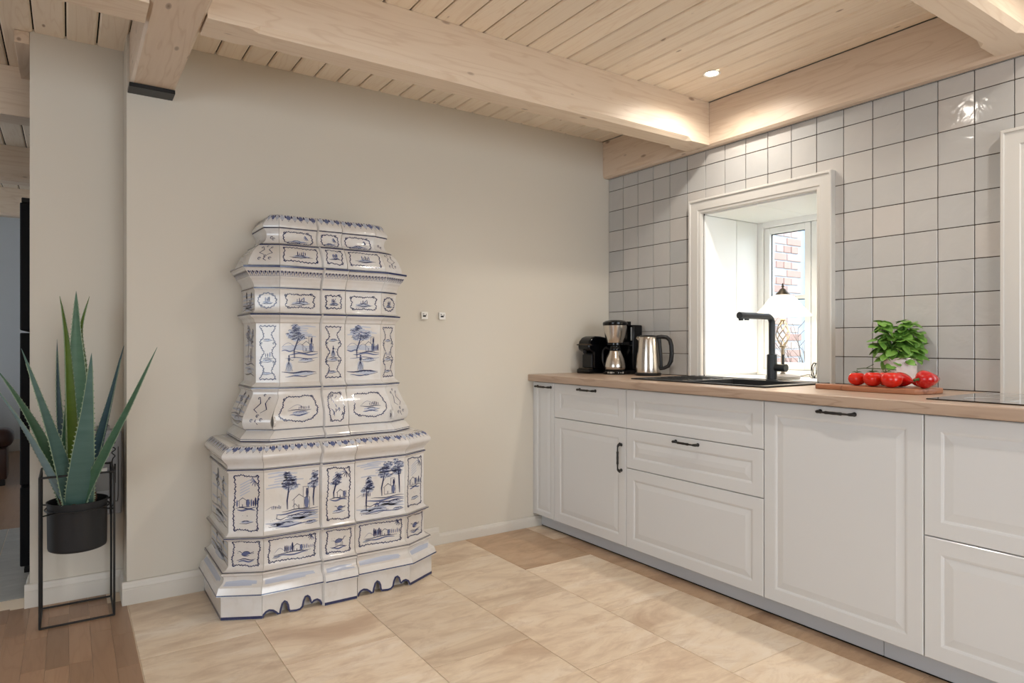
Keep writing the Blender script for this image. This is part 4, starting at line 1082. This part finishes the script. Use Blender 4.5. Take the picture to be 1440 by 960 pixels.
# tomatoes
def tomato_mesh(name, parent, sx=1):
    r_ = .034; prof = []
    for i in range(15):
        a = -HP+math.pi*i/14; rr = r_*math.cos(a)*1.0; zz = .029*math.sin(a)
        if i > 11: zz -= .004*(i-11)*.6
        prof.append((max(rr, .0), zz+.029))
    q = MB(); q.lathe(prof, n=28, wob=lambda a, i: 1+.022*math.cos(5*a)*math.sin(math.pi*i/14)); return q.build(name, 'tomato_red', parent, local=True, smooth=80)
def calyx(parent, stalk):
    q = MB()
    for k in range(5):
        a = 6.283*k/5; q.tube([(0, 0, .0535), (.010*math.cos(a), .010*math.sin(a), .058), (.020*math.cos(a), .020*math.sin(a), .056)], [.0016, .0018, .0004], 5)
    q.tube([(0, 0, .053), (.002, 0, .064)]+([(.006, -.006, .080)] if stalk else []), .0016, 6)
    return q.build('calyx', 'vine_green', parent, local=True)
toms = [(2.625, 1.415, 'leftmost tomato on the chopping board with a green stalk end', .96, 0), (2.612, 1.345, 'second tomato from the left on the board with upright stalk', 1.05, 0),
        (2.600, 1.268, 'third tomato from the left, largest at the front of the board', 1.10, 0), (2.700, 1.340, 'tomato half hidden behind the largest front tomato', 1.0, 0), (2.718, 1.405, 'tomato at the back of the board behind the second tomato', .95, 0)]
for i, (x_, y_, lb, s_, st_) in enumerate(toms):
    t = thing('tomato', lb, 'tomato', (x_, y_, BZ), 'tomatoes on the chopping board', rz=i*1.3); t.scale = (s_, s_, s_)
    tomato_mesh('fruit', t)
    if i != 2: calyx(t, st_)
q = MB(); q.tube([(2.625, 1.415, BZ+.066), (2.62, 1.38, BZ+.071), (2.612, 1.345, BZ+.070), (2.64, 1.30, BZ+.070), (2.66, 1.28, BZ+.066)], .0016, 6)
q.tube([(2.62, 1.375, BZ+.071), (2.60, 1.335, BZ+.088)], [.0016, .001], 6); o = q.build('vine_stem', 'vine_green'); tag(o, 'thin green vine stem lying across the tops of the tomatoes', 'stem')
# pointed red peppers
def pepper(x_, y_, ang, tilt, label, L=.085, r_=.031):
    t = thing('red_pepper', label, 'pepper', (x_, y_, BZ), 'pointed red peppers on the chopping board')
    q = MB(); prof = [(0, -.004), (.008, -.007), (.015, -.004), (.024, .004), (.031, .018), (.030, .032), (.024, .050), (.016, .066), (.008, .079), (.003, .085), (0, .086)]
    q.lathe([(a*r_/.031, b*L/.086) for a, b in prof], n=28, wob=lambda a, i: 1+.07*math.cos(3*a)*(1 if 1 < i < 7 else .3))
    d = Vector((math.cos(ang)*math.cos(tilt), math.sin(ang)*math.cos(tilt), math.sin(tilt))); rot = Vector((0,0,1)).rotation_difference(d).to_matrix()
    vs = [rot @ Vector(v_) for v_ in q.v]; zmin = min(v_.z for v_ in vs); q.v = [(v_.x, v_.y, v_.z-zmin) for v_ in vs]
    q.build('fruit', 'pepper_red', t, local=True, smooth=80)
    q2 = MB(); pts = [Vector((0, 0, .0)), Vector((.0, .0, -.014)), Vector((.004, .0, -.024))]; q2.tube([rot @ p_ - Vector((0, 0, zmin)) for p_ in pts], [.008, .0045, .005], 10)
    q2.build('stalk', 'vine_green', t, local=True, smooth=60)
pepper(2.682, 1.292, math.radians(246), -.10, 'pointed red pepper lying tip forward beside the tomatoes', .088, .029)
pepper(2.618, 1.176, math.radians(-20), .0, 'red pepper at the right end of the board showing its green stalk', .092, .034)
pepper(2.752, 1.225, math.radians(150), .0, 'small red pepper half hidden behind the stalk end pepper', .05, .020)
# basil in ribbed white pot
bx_, by_ = 2.872, 1.372
bpot = thing('herb_pot', 'ribbed white ceramic pot holding the basil against the tiled wall', 'pot', (bx_, by_, ZB))
prof = [(0, 0), (.061, 0), (.0645, .003)]
z_ = .006
while z_ < .122: prof += [(.0668, z_), (.0652, z_+.003)]; z_ += .006
prof += [(.067, .124), (.0675, .128), (.065, .130), (.0625, .128), (.0625, .105), (0, .105)]
q = MB(); q.lathe(prof, (bx_, by_, ZB), 48); q.build('pot_body', 'pot_white', bpot, smooth=60)
q = MB(); q.lathe([(0, 0), (.0565, 0), (.0565, .004), (.03, .007), (0, .006)], (bx_, by_, ZB+.1055), 24); q.build('soil', 'soil', bpot, smooth=60)
bas = thing('basil_plant', 'bushy green basil plant growing in the ribbed white pot', 'plant', (bx_, by_, ZB+.112))
RB = random.Random(5)
def basil_leaf_mesh():
    q = MB(); nu, nv = 6, 4; vs = []
    for i in range(nu+1):
        t = i/nu; w_ = math.sin(math.pi*min(1, t*.96+.04))**.75*.5*(1-.2*t)*1.15
        for j in range(-nv//2, nv//2+1):
            s_ = j/(nv/2); vs.append((t, w_*s_*.72, -.55*t*t*.5+(.16*(1-(abs(s_)-.5)**2*4) if abs(s_) > 0 else 0)*.35*w_*2))
    n = nv+1
    q.add(vs, [(i*n+j, (i+1)*n+j, (i+1)*n+j+1, i*n+j+1) for i in range(nu) for j in range(nv)])
    return q
bl = basil_leaf_mesh()
cr = Vector((.8283, -.5603, 0)); cf = Vector((.5603, .8283, 0))
stems = []
lump = [(-.070, .16, .0, 6), (-.078, .085, .0, 8), (-.045, .12, .02, 7), (-.03, .065, -.03, 8), (.0, .10, -.03, 8), (.03, .155, .0, 8), (.055, .13, .0, 8), (.075, .085, .01, 8), (.095, .06, .0, 5), (.02, .06, -.04, 8), (-.065, .04, -.01, 7), (.06, .045, -.02, 7), (.0, .02, -.065, 7), (-.04, .01, -.04, 6), (.035, .17, .0, 4), (-.055, .165, .0, 3), (.01, .13, .02, 6), (.085, .10, -.0, 6)]
q = MB(); leafpos = []
for (lx, lz, ly, n) in lump:
    base = Vector((bx_, by_, ZB+.112))+cr*lx*.35; tip = Vector((bx_, by_, ZB+.112))+cr*lx+cf*ly*.8+Vector((0, 0, lz))
    q.tube([base, base.lerp(tip, .5)+Vector((0, 0, .012)), tip], [.0022, .0018, .0012], 6)
    for k in range(n+7): leafpos.append((tip.lerp(base+Vector((0, 0, .03)), RB.choice((0, 0, 0, .2, .4))), k, n))
q.build('stem', 'basil_stem', bas, smooth=60)
cnt = 0; leafme = []
for vi in range(6):
    qq = MB(); qq.v = list(bl.v); qq.f = list(bl.f); qq.m = list(bl.m)
    kx_, kz_ = RB.uniform(.85, 1.15), RB.uniform(.6, 1.5); qq.v = [(a, b*kx_, c*kz_) for a, b, c in qq.v]
    o = qq.build('leaf', 'basil_leaf', bas, smooth=80, local=True); leafme.append(o)
def place_leaf(i, o, tip, k, n):
    az = 6.283*k/n+RB.uniform(-.4, .4); el = RB.uniform(-.9, .45); ln = RB.uniform(.040, .060)
    p_ = tip+Vector((RB.uniform(-.008, .008), RB.uniform(-.008, .008), RB.uniform(-.022, .010)))-worldloc(bas)
    if (p_+worldloc(bas)).x > 2.925: p_.x = 2.925-worldloc(bas).x
    if math.cos(az) > .2 and (p_+worldloc(bas)).x > 2.89: az += math.pi
    o.location = p_; o.rotation_euler = (RB.uniform(-.5, .5), -el, az); o.scale = (ln, ln, ln)
for i, (tip, k, n) in enumerate(leafpos):
    if i < 6: o = leafme[i]
    else: o = leafme[i % 6].copy(); C.objects.link(o)
    place_leaf(i, o, tip, k, n)
# table lamp on the sill
lx, ly, lz = 3.165, 2.105, WZ[0]-.0035
tl = thing('table_lamp', 'lit table lamp with white bell shade on the window sill', 'lamp', (lx, ly, lz))
q = MB(); q.lathe([(0, 0), (.084, 0), (.088, .006), (.086, .016), (.06, .022), (.014, .026), (.011, .034), (0, .034)], (lx, ly, lz), 40); q.build('foot', 'grey_plastic', tl, smooth=50)
q = MB(); q.lathe([(.009, .030), (.009, .06), (.0085, .16), (.014, .168), (.018, .172), (.018, .178), (.010, .182), (.0, .184)], (lx, ly, lz), 20); q.build('stem', 'pewter', tl, smooth=50)
for k in range(6):
    pts = []; rs = []
    for i in range(15):
        t = i/14; a = 6.283*k/6+2.6*t; r_ = .008+.026*math.sin(math.pi*t**.85)**.9; pts.append((lx+r_*math.cos(a), ly+r_*math.sin(a), lz+.180+.130*t)); rs.append(.0028)
    q = MB(); q.tube(pts, rs, 7); q.build('cage_bar', 'pewter', tl, smooth=60)
q = MB(); q.lathe([(.0, .309), (.012, .309), (.014, .314), (.011, .322), (.008, .34), (.0, .342)], (lx, ly, lz), 16); q.build('socket', 'pewter', tl, smooth=50)
q = MB(); q.lathe([(.143, .336), (.1445, .338), (.134, .350), (.118, .366), (.100, .386), (.082, .412), (.064, .434), (.046, .446), (.030, .450), (.029, .447), (.044, .442), (.062, .430), (.079, .409), (.097, .383), (.115, .363), (.132, .347), (.143, .336)], (lx, ly, lz), 48, cap=False); q.build('lamp_shade', 'lamp_glass', tl, smooth=70)
q = MB(); q.lathe([(.038, .4485), (.034, .456), (.022, .468), (.014, .480), (.006, .484), (.004, .490), (.009, .495), (.004, .500), (.0055, .505), (.0, .514)], (lx, ly, lz), 24); q.build('cap', 'pewter_dark', tl, smooth=50)
l = bpy.data.lights.new('bulb', 'POINT'); l.energy = 2.4; l.color = (1, .82, .6); l.shadow_soft_size = .03
lo = bpy.data.objects.new('bulb', l); C.objects.link(lo); lo.location = (lx, ly, lz+.375)
q = MB(); sx_, sy_ = 3.30, 1.86
pts = [(lx+.088, ly-.01, lz+.006), (3.27, 2.07, lz+.012), (3.29, 2.03, lz+.022), (3.27, 1.99, lz+.012), (3.24, 1.97, lz+.008)]
for k in range(34):
    a = k*.74; pts.append((3.235+.012*math.sin(a*.7), 1.955+.018*math.cos(a)+.0006*k, lz+.048+.040*math.sin(a)))
def catm(P_, n=4):
    P_ = [Vector(p) for p in P_]; out = []
    for i in range(len(P_)-1):
        a, b, c, d = P_[max(i-1, 0)], P_[i], P_[i+1], P_[min(i+2, len(P_)-1)]
        for k in range(n):
            t = k/n; out.append(.5*((2*b)+(c-a)*t+(2*a-5*b+4*c-d)*t*t+(3*b-3*c+d-a)*t**3))
    out.append(P_[-1]); return out
q.tube(catm(pts), .0018, 6); q.build('cord', 'soft_black', tl, smooth=60)
# sockets on the back wall
def wsock(x_, label, first=[None]):
    if first[0] is None:
        t = thing('wall_socket', label, 'socket', (x_, D-.0005, 1.268), 'small cable outlets on the back wall')
        q = MB(); q.box(-.0195, -.016, -.020, .0195, 0, .020); q.build('cover', 'white_plastic', t, bevel=.002, local=True)
        q = MB(); q.box(-.012, -.0175, -.007, .006, -.0165, .002); q.box(.006, -.0175, .0, .0085, -.0165, .010); q.build('jack', 'soft_black', t, local=True)
        q = MB(); q.box(-.013, -.0172, .006, -.004, -.0165, .011); q.build('label_field', 'grey_plastic', t, local=True); first[0] = t
    else: t = dup(first[0], (x_, D-.0005, 1.268), 0, label)
wsock(1.612, 'small white cable outlet on the wall, nearer the stove'); wsock(1.721, 'small white cable outlet on the wall, nearer the cabinets')
# ================================================================== PLANT CORNER
st = thing('plant_stand', 'black metal rod plant stand with a square frame holding the pot', 'plant stand', (.031, 3.278, 0))
sx0, sx1, sy0, sy1 = -.094, .155, 3.155, 3.392; hz = .592; r_ = .0042
def rod(name, pts, closed=False):
    q = MB(); q.tube(pts, r_, 8, closed=closed); return q.build(name, 'iron_black', st, smooth=50)
for (x_, y_) in ((sx0, sy0), (sx1, sy0), (sx0, sy1), (sx1, sy1)): rod('leg', [(x_, y_, .0045), (x_, y_, hz)])
for zz in (.0048, hz):
    for a, b in (((sx0, sy0), (sx1, sy0)), ((sx1, sy0), (sx1, sy1)), ((sx1, sy1), (sx0, sy1)), ((sx0, sy1), (sx0, sy0))): rod('rail', [(a[0], a[1], zz), (b[0], b[1], zz)])
pcx, pcy, pr, pzt, pzb = .031, 3.278, .106, .470, .272
ring = [(pcx+(pr+.0065)*math.cos(6.283*i/40), pcy+(pr+.0065)*math.sin(6.283*i/40), .440) for i in range(40)]
q = MB(); q.tube(ring, .003, 8, closed=True)
for sx_, sy_ in ((-1, -1), (1, -1), (1, 1), (-1, 1)): 
    q.tube([(pcx+sx_*(pr+.0065)*.7071, pcy+sy_*(pr+.0065)*.7071, .440), (sx0 if sx_ < 0 else sx1, sy0 if sy_ < 0 else sy1, .440)], .003, 8)
q.build('pot_ring', 'iron_black', st, smooth=50)
pt_ = thing('planter', 'round black metal planter hanging in the rod stand', 'planter', (pcx, pcy, pzb))
q = MB(); q.lathe([(0, 0), (.095, 0), (.102, .004), (.104, .012), (pr, .185), (pr+.002, .190), (pr+.003, .1975), (pr-.001, .198), (pr-.003, .190), (pr-.005, .155), (0, .155)], (pcx, pcy, pzb), 56); q.build('pot_body', 'matt_black', pt_, smooth=50)
q = MB(); RS = random.Random(3)
q.lathe([(0, 0), (.1005, 0), (.1005, .004), (.06, .010), (0, .012)], (pcx, pcy, pzb+.1555), 30)
for k in range(140):
    a = RS.uniform(0, 6.28); rr = .092*math.sqrt(RS.random()); s_ = RS.uniform(.003, .009); x_, y_, z_ = pcx+rr*math.cos(a), pcy+rr*math.sin(a), pzb+.162+RS.uniform(0, .006)
    q.add([(x_-s_, y_, z_), (x_, y_-s_, z_), (x_+s_, y_, z_), (x_, y_+s_, z_), (x_, y_, z_+s_*.7)], [(0, 1, 4), (1, 2, 4), (2, 3, 4), (3, 0, 4)])
o = q.build('soil', 'soil', pt_); 
ag = thing('agave_plant', 'large agave with upright spiny blue green leaves in the black planter', 'plant', (pcx, pcy, pzb+.165))
def agleaf(pts, width, mt, facing, twist=0, fold=.35, teeth=True, emt='agave_edge', nseg=26):
    """pts: centre line from base to tip; facing: direction the inner face looks"""
    P_ = catm([Vector(p) for p in pts], 10); n = len(P_); vs = []; fs = []; mi = []
    q = MB(); rows = []
    L = n-1; prevw = None
    for i, p in enumerate(P_):
        t = i/L; tg = (P_[min(i+1, L)]-P_[max(i-1, 0)]).normalized()
        f = Vector(facing); f = (f-tg*f.dot(tg)).normalized(); side = tg.cross(f)
        if twist: 
            rm = Matrix.Rotation(twist*t, 3, tg); f = rm @ f; side = rm @ side
        wd = width*(.62+.38*math.sin(math.pi*min(1, t*1.9+.05)) if t < .28 else 1.0*(1-((t-.28)/.72)**1.18)) if t < .999 else .0006
        th = .016*(1-t)**1.3+.0016
        edge = f*wd*.5*fold
        r = [p-side*wd*.5+edge, p-side*wd*.27+edge*.30, p, p+side*wd*.27+edge*.30, p+side*wd*.5+edge,
             p+side*wd*.27+edge*.30-f*th*.8, p-f*th, p-side*wd*.27+edge*.30-f*th*.8]
        rows.append((r, side, f, wd, tg))
    for r, *_ in rows: vs += r
    for i in range(n-1):
        for j in range(8): fs.append((i*8+j, i*8+(j+1) % 8, (i+1)*8+(j+1) % 8, (i+1)*8+j))
    fs.append(tuple(range(8))[::-1]); q.add(vs, fs, 0)
    if teeth:
        for i in range(3, n-4):
            r, side, f, wd, tg = rows[i]
            for e, sg in ((r[0], -1), (r[4], 1)):
                s_ = min(.0085, .003+wd*.09)
                q.add([e-tg*s_*.9-side*sg*.002, e+tg*s_*.9-side*sg*.002, e+side*sg*s_*.85+tg*s_*.5, e-f*.0014], [(0, 1, 2), (1, 3, 2), (3, 0, 2)], 1)
                r2 = rows[i+1][0][0 if sg < 0 else 4]
                o_ = side*sg*.0010
                q.add([e-side*sg*.0012+f*.0008, e+o_, r2+o_, r2-side*sg*.0012+f*.0008], [(0, 1, 2, 3)], 1)
    o = q.build('leaf', [mt, emt], ag, smooth=55)
    bm = bmesh.new(); bm.from_mesh(o.data); bmesh.ops.recalc_face_normals(bm, faces=bm.faces); bm.to_mesh(o.data); bm.free()
    return o
F = Vector((-.1, -1, .0)); 
agleaf([(-.006, 3.277, .435), (-.026, 3.277, .50), (-.087, 3.27, .708), (-.156, 3.269, .87), (-.231, 3.246, 1.017)], .062, 'agave_green', (.5, -.7, .5))
agleaf([(.0, 3.245, .435), (-.03, 3.231, .504), (-.095, 3.143, .684), (-.158, 3.076, .833), (-.234, 3.007, .985)], .060, 'agave_pale', (-.75, -.6, -.3), fold=-.2)
agleaf([(.01, 3.235, .435), (-.006, 3.215, .504), (-.038, 3.14, .679), (-.082, 3.073, .868), (-.144, 3.019, 1.099)], .080, 'agave_blue', (.55, -.8, .4))
agleaf([(.01, 3.33, .435), (-.001, 3.309, .496), (-.022, 3.361, .705), (-.036, 3.383, .915), (-.041, 3.384, 1.135)], .040, 'agave_dark', (-.2, -1, 0))
agleaf([(.02, 3.28, .435), (.011, 3.276, .49), (.003, 3.257, .717), (-.004, 3.238, .952), (-.013, 3.244, 1.155), (-.03, 3.256, 1.311)], .072, 'agave_lime', (.75, -.65, 0), fold=.5)
agleaf([(.03, 3.30, .435), (.028, 3.313, .487), (.024, 3.319, .708), (.030, 3.316, .946), (.026, 3.314, 1.155), (.026, 3.314, 1.338)], .112, 'agave_green', (0, -1, 0), fold=.25)
agleaf([(.045, 3.31, .435), (.044, 3.32, .487), (.059, 3.329, .763), (.055, 3.332, 1.005), (.044, 3.322, 1.171), (.072, 3.279, 1.315)], .054, 'agave_lime', (-.6, -.8, 0), fold=.3)
agleaf([(.037, 3.225, .435), (.037, 3.186, .498), (.047, 3.083, .679), (.060, 3.002, .866), (.071, 2.921, 1.083)], .098, 'agave_blue', (-.05, -.9, -.5), fold=-.12)
agleaf([(.05, 3.265, .435), (.062, 3.265, .497), (.106, 3.212, .684), (.144, 3.162, .877), (.186, 3.109, 1.108)], .080, 'agave_dark', (-.9, -.6, .3), fold=.5)
agleaf([(.05, 3.235, .435), (.056, 3.197, .496), (.123, 3.031, .693), (.198, 2.884, .895), (.272, 2.762, 1.104)], .052, 'agave_green', (-.35, -.8, .45), fold=.3, teeth=True)
for k in range(6):
    a = k*1.05+.3; q = MB(); b_ = Vector((pcx+.045*math.cos(a), pcy+.045*math.sin(a), .438))
    q.tube([b_, b_+Vector((.016*math.cos(a), .016*math.sin(a), .03)), b_+Vector((.022*math.cos(a), .022*math.sin(a), .055))], [.014, .012, .002], 7); q.build('dry_leaf_base', 'dry_leaf', ag, smooth=60)
# grey service box on the niche wall
gb = thing('service_box', 'grey wall box with cables on the niche wall behind the agave', 'box', (.12, 3.459, .36))
boxo('housing', 'grey_panel', (.045, 3.405, .362, .196, 3.4592, .735), gb, bevel=.004, seg=2)
boxo('lower_cover', 'grey_plastic', (.052, 3.3995, .470, .150, 3.4045, .560), gb, bevel=.001)
boxo('upper_door', 'grey_panel', (.052, 3.3985, .572, .150, 3.4045, .715), gb, bevel=.001)
boxo('top_step', 'grey_plastic', (.105, 3.41, .7355, .150, 3.459, .752), gb)
boxo('number_label', 'white_plastic', (.100, 3.3975, .556, .140, 3.3990, .571), gb)
q = MB(); q.tube(catm([(.158, 3.398, .70), (.170, 3.396, .68), (.156, 3.395, .665), (.172, 3.396, .65), (.158, 3.395, .635), (.170, 3.396, .62), (.160, 3.398, .60), (.158, 3.398, .52)]), .0022, 6); q.tube([(.170, 3.398, .585), (.170, 3.398, .50)], .003, 6)
q.tube(catm([(.182, 3.399, .66), (.182, 3.399, .44), (.172, 3.399, .42), (.160, 3.399, .40)]), .0015, 6); q.build('cable', 'soft_black', gb, smooth=60)
# ================================================================== FAR ROOM
fr = thing('refrigerator', 'tall black refrigerator seen edge-on behind the niche wall', 'refrigerator', (.2, 4.3, 0))
boxo('body', 'fridge_black', (-.125, 3.97, .02, .55, 4.86, 1.80), fr, bevel=.004)
for z0, z1 in ((.035, .418), (.428, 1.168), (1.180, 1.80)): boxo('door', 'fridge_black', (-.196, 3.968, z0, -.130, 4.40 if z0 > .4 else 4.86, z1), fr, bevel=.006, seg=2)
for z0, z1 in ((.428, 1.168), (1.180, 1.80)): boxo('door', 'fridge_black', (-.196, 4.406, z0, -.130, 4.86, z1), fr, bevel=.006, seg=2)
boxo('foot_rail', 'soft_black', (-.18, 3.985, .0005, .53, 4.84, .0195), fr)
boxo('hinge_cover', 'soft_black', (-.19, 3.975, 1.801, -.10, 4.10, 1.825), fr, bevel=.003)
sf = thing('leather_sofa', 'dark brown leather sofa whose rounded arm shows at the left edge', 'sofa', (-1.3, 6.8, 0))
def rbox(name, b, mt, par, bev): 
    q = MB(); q.box(*b); return q.build(name, mt, par, bevel=bev, seg=4, smooth=60)
rbox('arm', (-1.30, 6.42, .30, -.36, 6.66, .445), 'leather', sf, .06)
rbox('arm_panel', (-1.28, 6.44, .055, -.40, 6.64, .298), 'leather', sf, .012)
rbox('arm', (-1.30, 7.96, .30, -.66, 8.20, .445), 'leather', sf, .06)
rbox('arm_panel', (-1.28, 7.98, .055, -.70, 8.18, .298), 'leather', sf, .012)
rbox('seat_base', (-1.28, 6.645, .10, -.66, 7.975, .24), 'leather', sf, .015)
for k in range(2): rbox('seat_cushion', (-1.28, 6.665+.645*k, .2405, -.64, 7.305+.645*k, .36), 'leather', sf, .035)
rbox('backrest', (-1.50, 6.42, .10, -1.305, 8.20, .74), 'leather', sf, .05)
for x_, y_ in ((-.45, 6.52), (-1.22, 6.52), (-.75, 8.1), (-1.22, 8.1)):
    for y_ in (y_,): boxo('leg', 'soft_black', (x_-.035, y_-.03, .0005, x_+.035, y_+.03, .0545), sf)
# ================================================================== OUTSIDE THE WINDOW
gd = boxo('ground', 'lawn', (3.7, -6, -.25, 20, 14, -.15)); struct(gd)
bw = semp('brick_wall', (5.9, 3.72, 0)); 
tag(bw, 'reddish brick wall of the house wing seen through the window', 'wall'); bw['kind'] = 'thing'
YW = 3.62
boxo('mortar_wall', 'mortar', (4.6, YW+.012, -.15, 8.2, YW+.25, 3.2), bw)
RBk = random.Random(9); brick_me = {}
z_ = .62; row = 0
def brick(x0_, x1_, z0_):
    w_ = round(x1_-x0_, 3)
    if w_ not in brick_me:
        q = MB(); q.box(0, 0, 0, w_, .06, .062); o = q.build('brick', 'brick_clay', bw, bevel=.004, local=True); brick_me[w_] = o.data
    else: o = bpy.data.objects.new('brick', brick_me[w_]); C.objects.link(o); o.parent = bw
    o.location = Vector((x0_, YW+RBk.uniform(-.002, .003), z0_))-worldloc(bw)
while z_ < 2.5:
    x_ = 5.06+(.0 if row % 2 else .06); ln = .218 if row % 2 else .104
    while x_+ln < 5.80: brick(x_, x_+ln, z_); x_ += ln+.012
    row += 1; z_ += .074
far_b = MB()
z_ = -.12; row = 0
while z_ < 3.1:
    for (lo_, hi_) in ((4.62, 5.05), (6.62, 8.15)) if .6 < z_ < 2.5 else ((4.62, 8.15),):
        x_ = lo_+(.0 if row % 2 else .11)
        while x_+.218 < hi_: 
            if not (5.82 < x_+.218 and x_ < 6.60 and z_ < 2.52): far_b.box(x_, YW, z_, x_+.218, YW+.02, z_+.062)
            x_ += .23
    row += 1; z_ += .074
o = far_b.build('outer_bricks', 'brick_clay', bw); o['kind'] = 'stuff'
gdoor = thing('garden_door', 'blue grey outer door set in the brick wall beyond the window', 'door', (6.2, 3.6, -.15))
boxo('door_frame', 'outdoor_blue', (5.822, YW-.035, -.149, 5.90, YW+.011, 2.50), gdoor, bevel=.004)
boxo('door_leaf', 'outdoor_blue', (5.905, YW-.02, -.149, 6.58, YW+.011, 1.86), gdoor, bevel=.004)
boxo('transom', 'outdoor_blue', (5.905, YW-.035, 1.865, 6.58, YW+.011, 1.95), gdoor, bevel=.003)
boxo('upper_panel', 'mortar', (5.905, YW-.012, 1.955, 6.58, YW+.011, 2.50), gdoor)
boxo('hinge', 'soft_black', (5.885, YW-.043, 1.32, 5.915, YW-.0352, 1.50), gdoor)
boxo('drip_bar', 'soft_black', (5.84, YW-.05, 1.955, 6.58, YW-.0355, 1.985), gdoor)
sh = thing('bare_shrub', 'bare twiggy shrub standing in front of the brick wall outside', 'shrub', (4.7, 2.8, -.15))
RT = random.Random(4); q = MB()
def twig(p, d, L, r__, dep):
    pts = [p]; dd = Vector(d)
    for i in range(4):
        dd = (dd+Vector((RT.uniform(-.3, .3), RT.uniform(-.3, .3), RT.uniform(-.05, .15)))).normalized(); pts.append(pts[-1]+dd*L/4)
    q.tube(pts, [r__*(1-.15*i) for i in range(5)], 5)
    if dep:
        for k in range(3): twig(pts[RT.choice((2, 3, 4))], (dd+Vector((RT.uniform(-.9, .9), RT.uniform(-.6, .6), RT.uniform(-.1, .6)))).normalized(), L*.62, r__*.6, dep-1)
for k in range(6): twig(Vector((4.50+.07*k+RT.uniform(-.05, .05), 2.80+RT.uniform(-.08, .08), -.15)), Vector((RT.uniform(-.3, .3), RT.uniform(-.2, .2), 1)), .75, .009, 3)
q.build('branches', 'twig', sh)
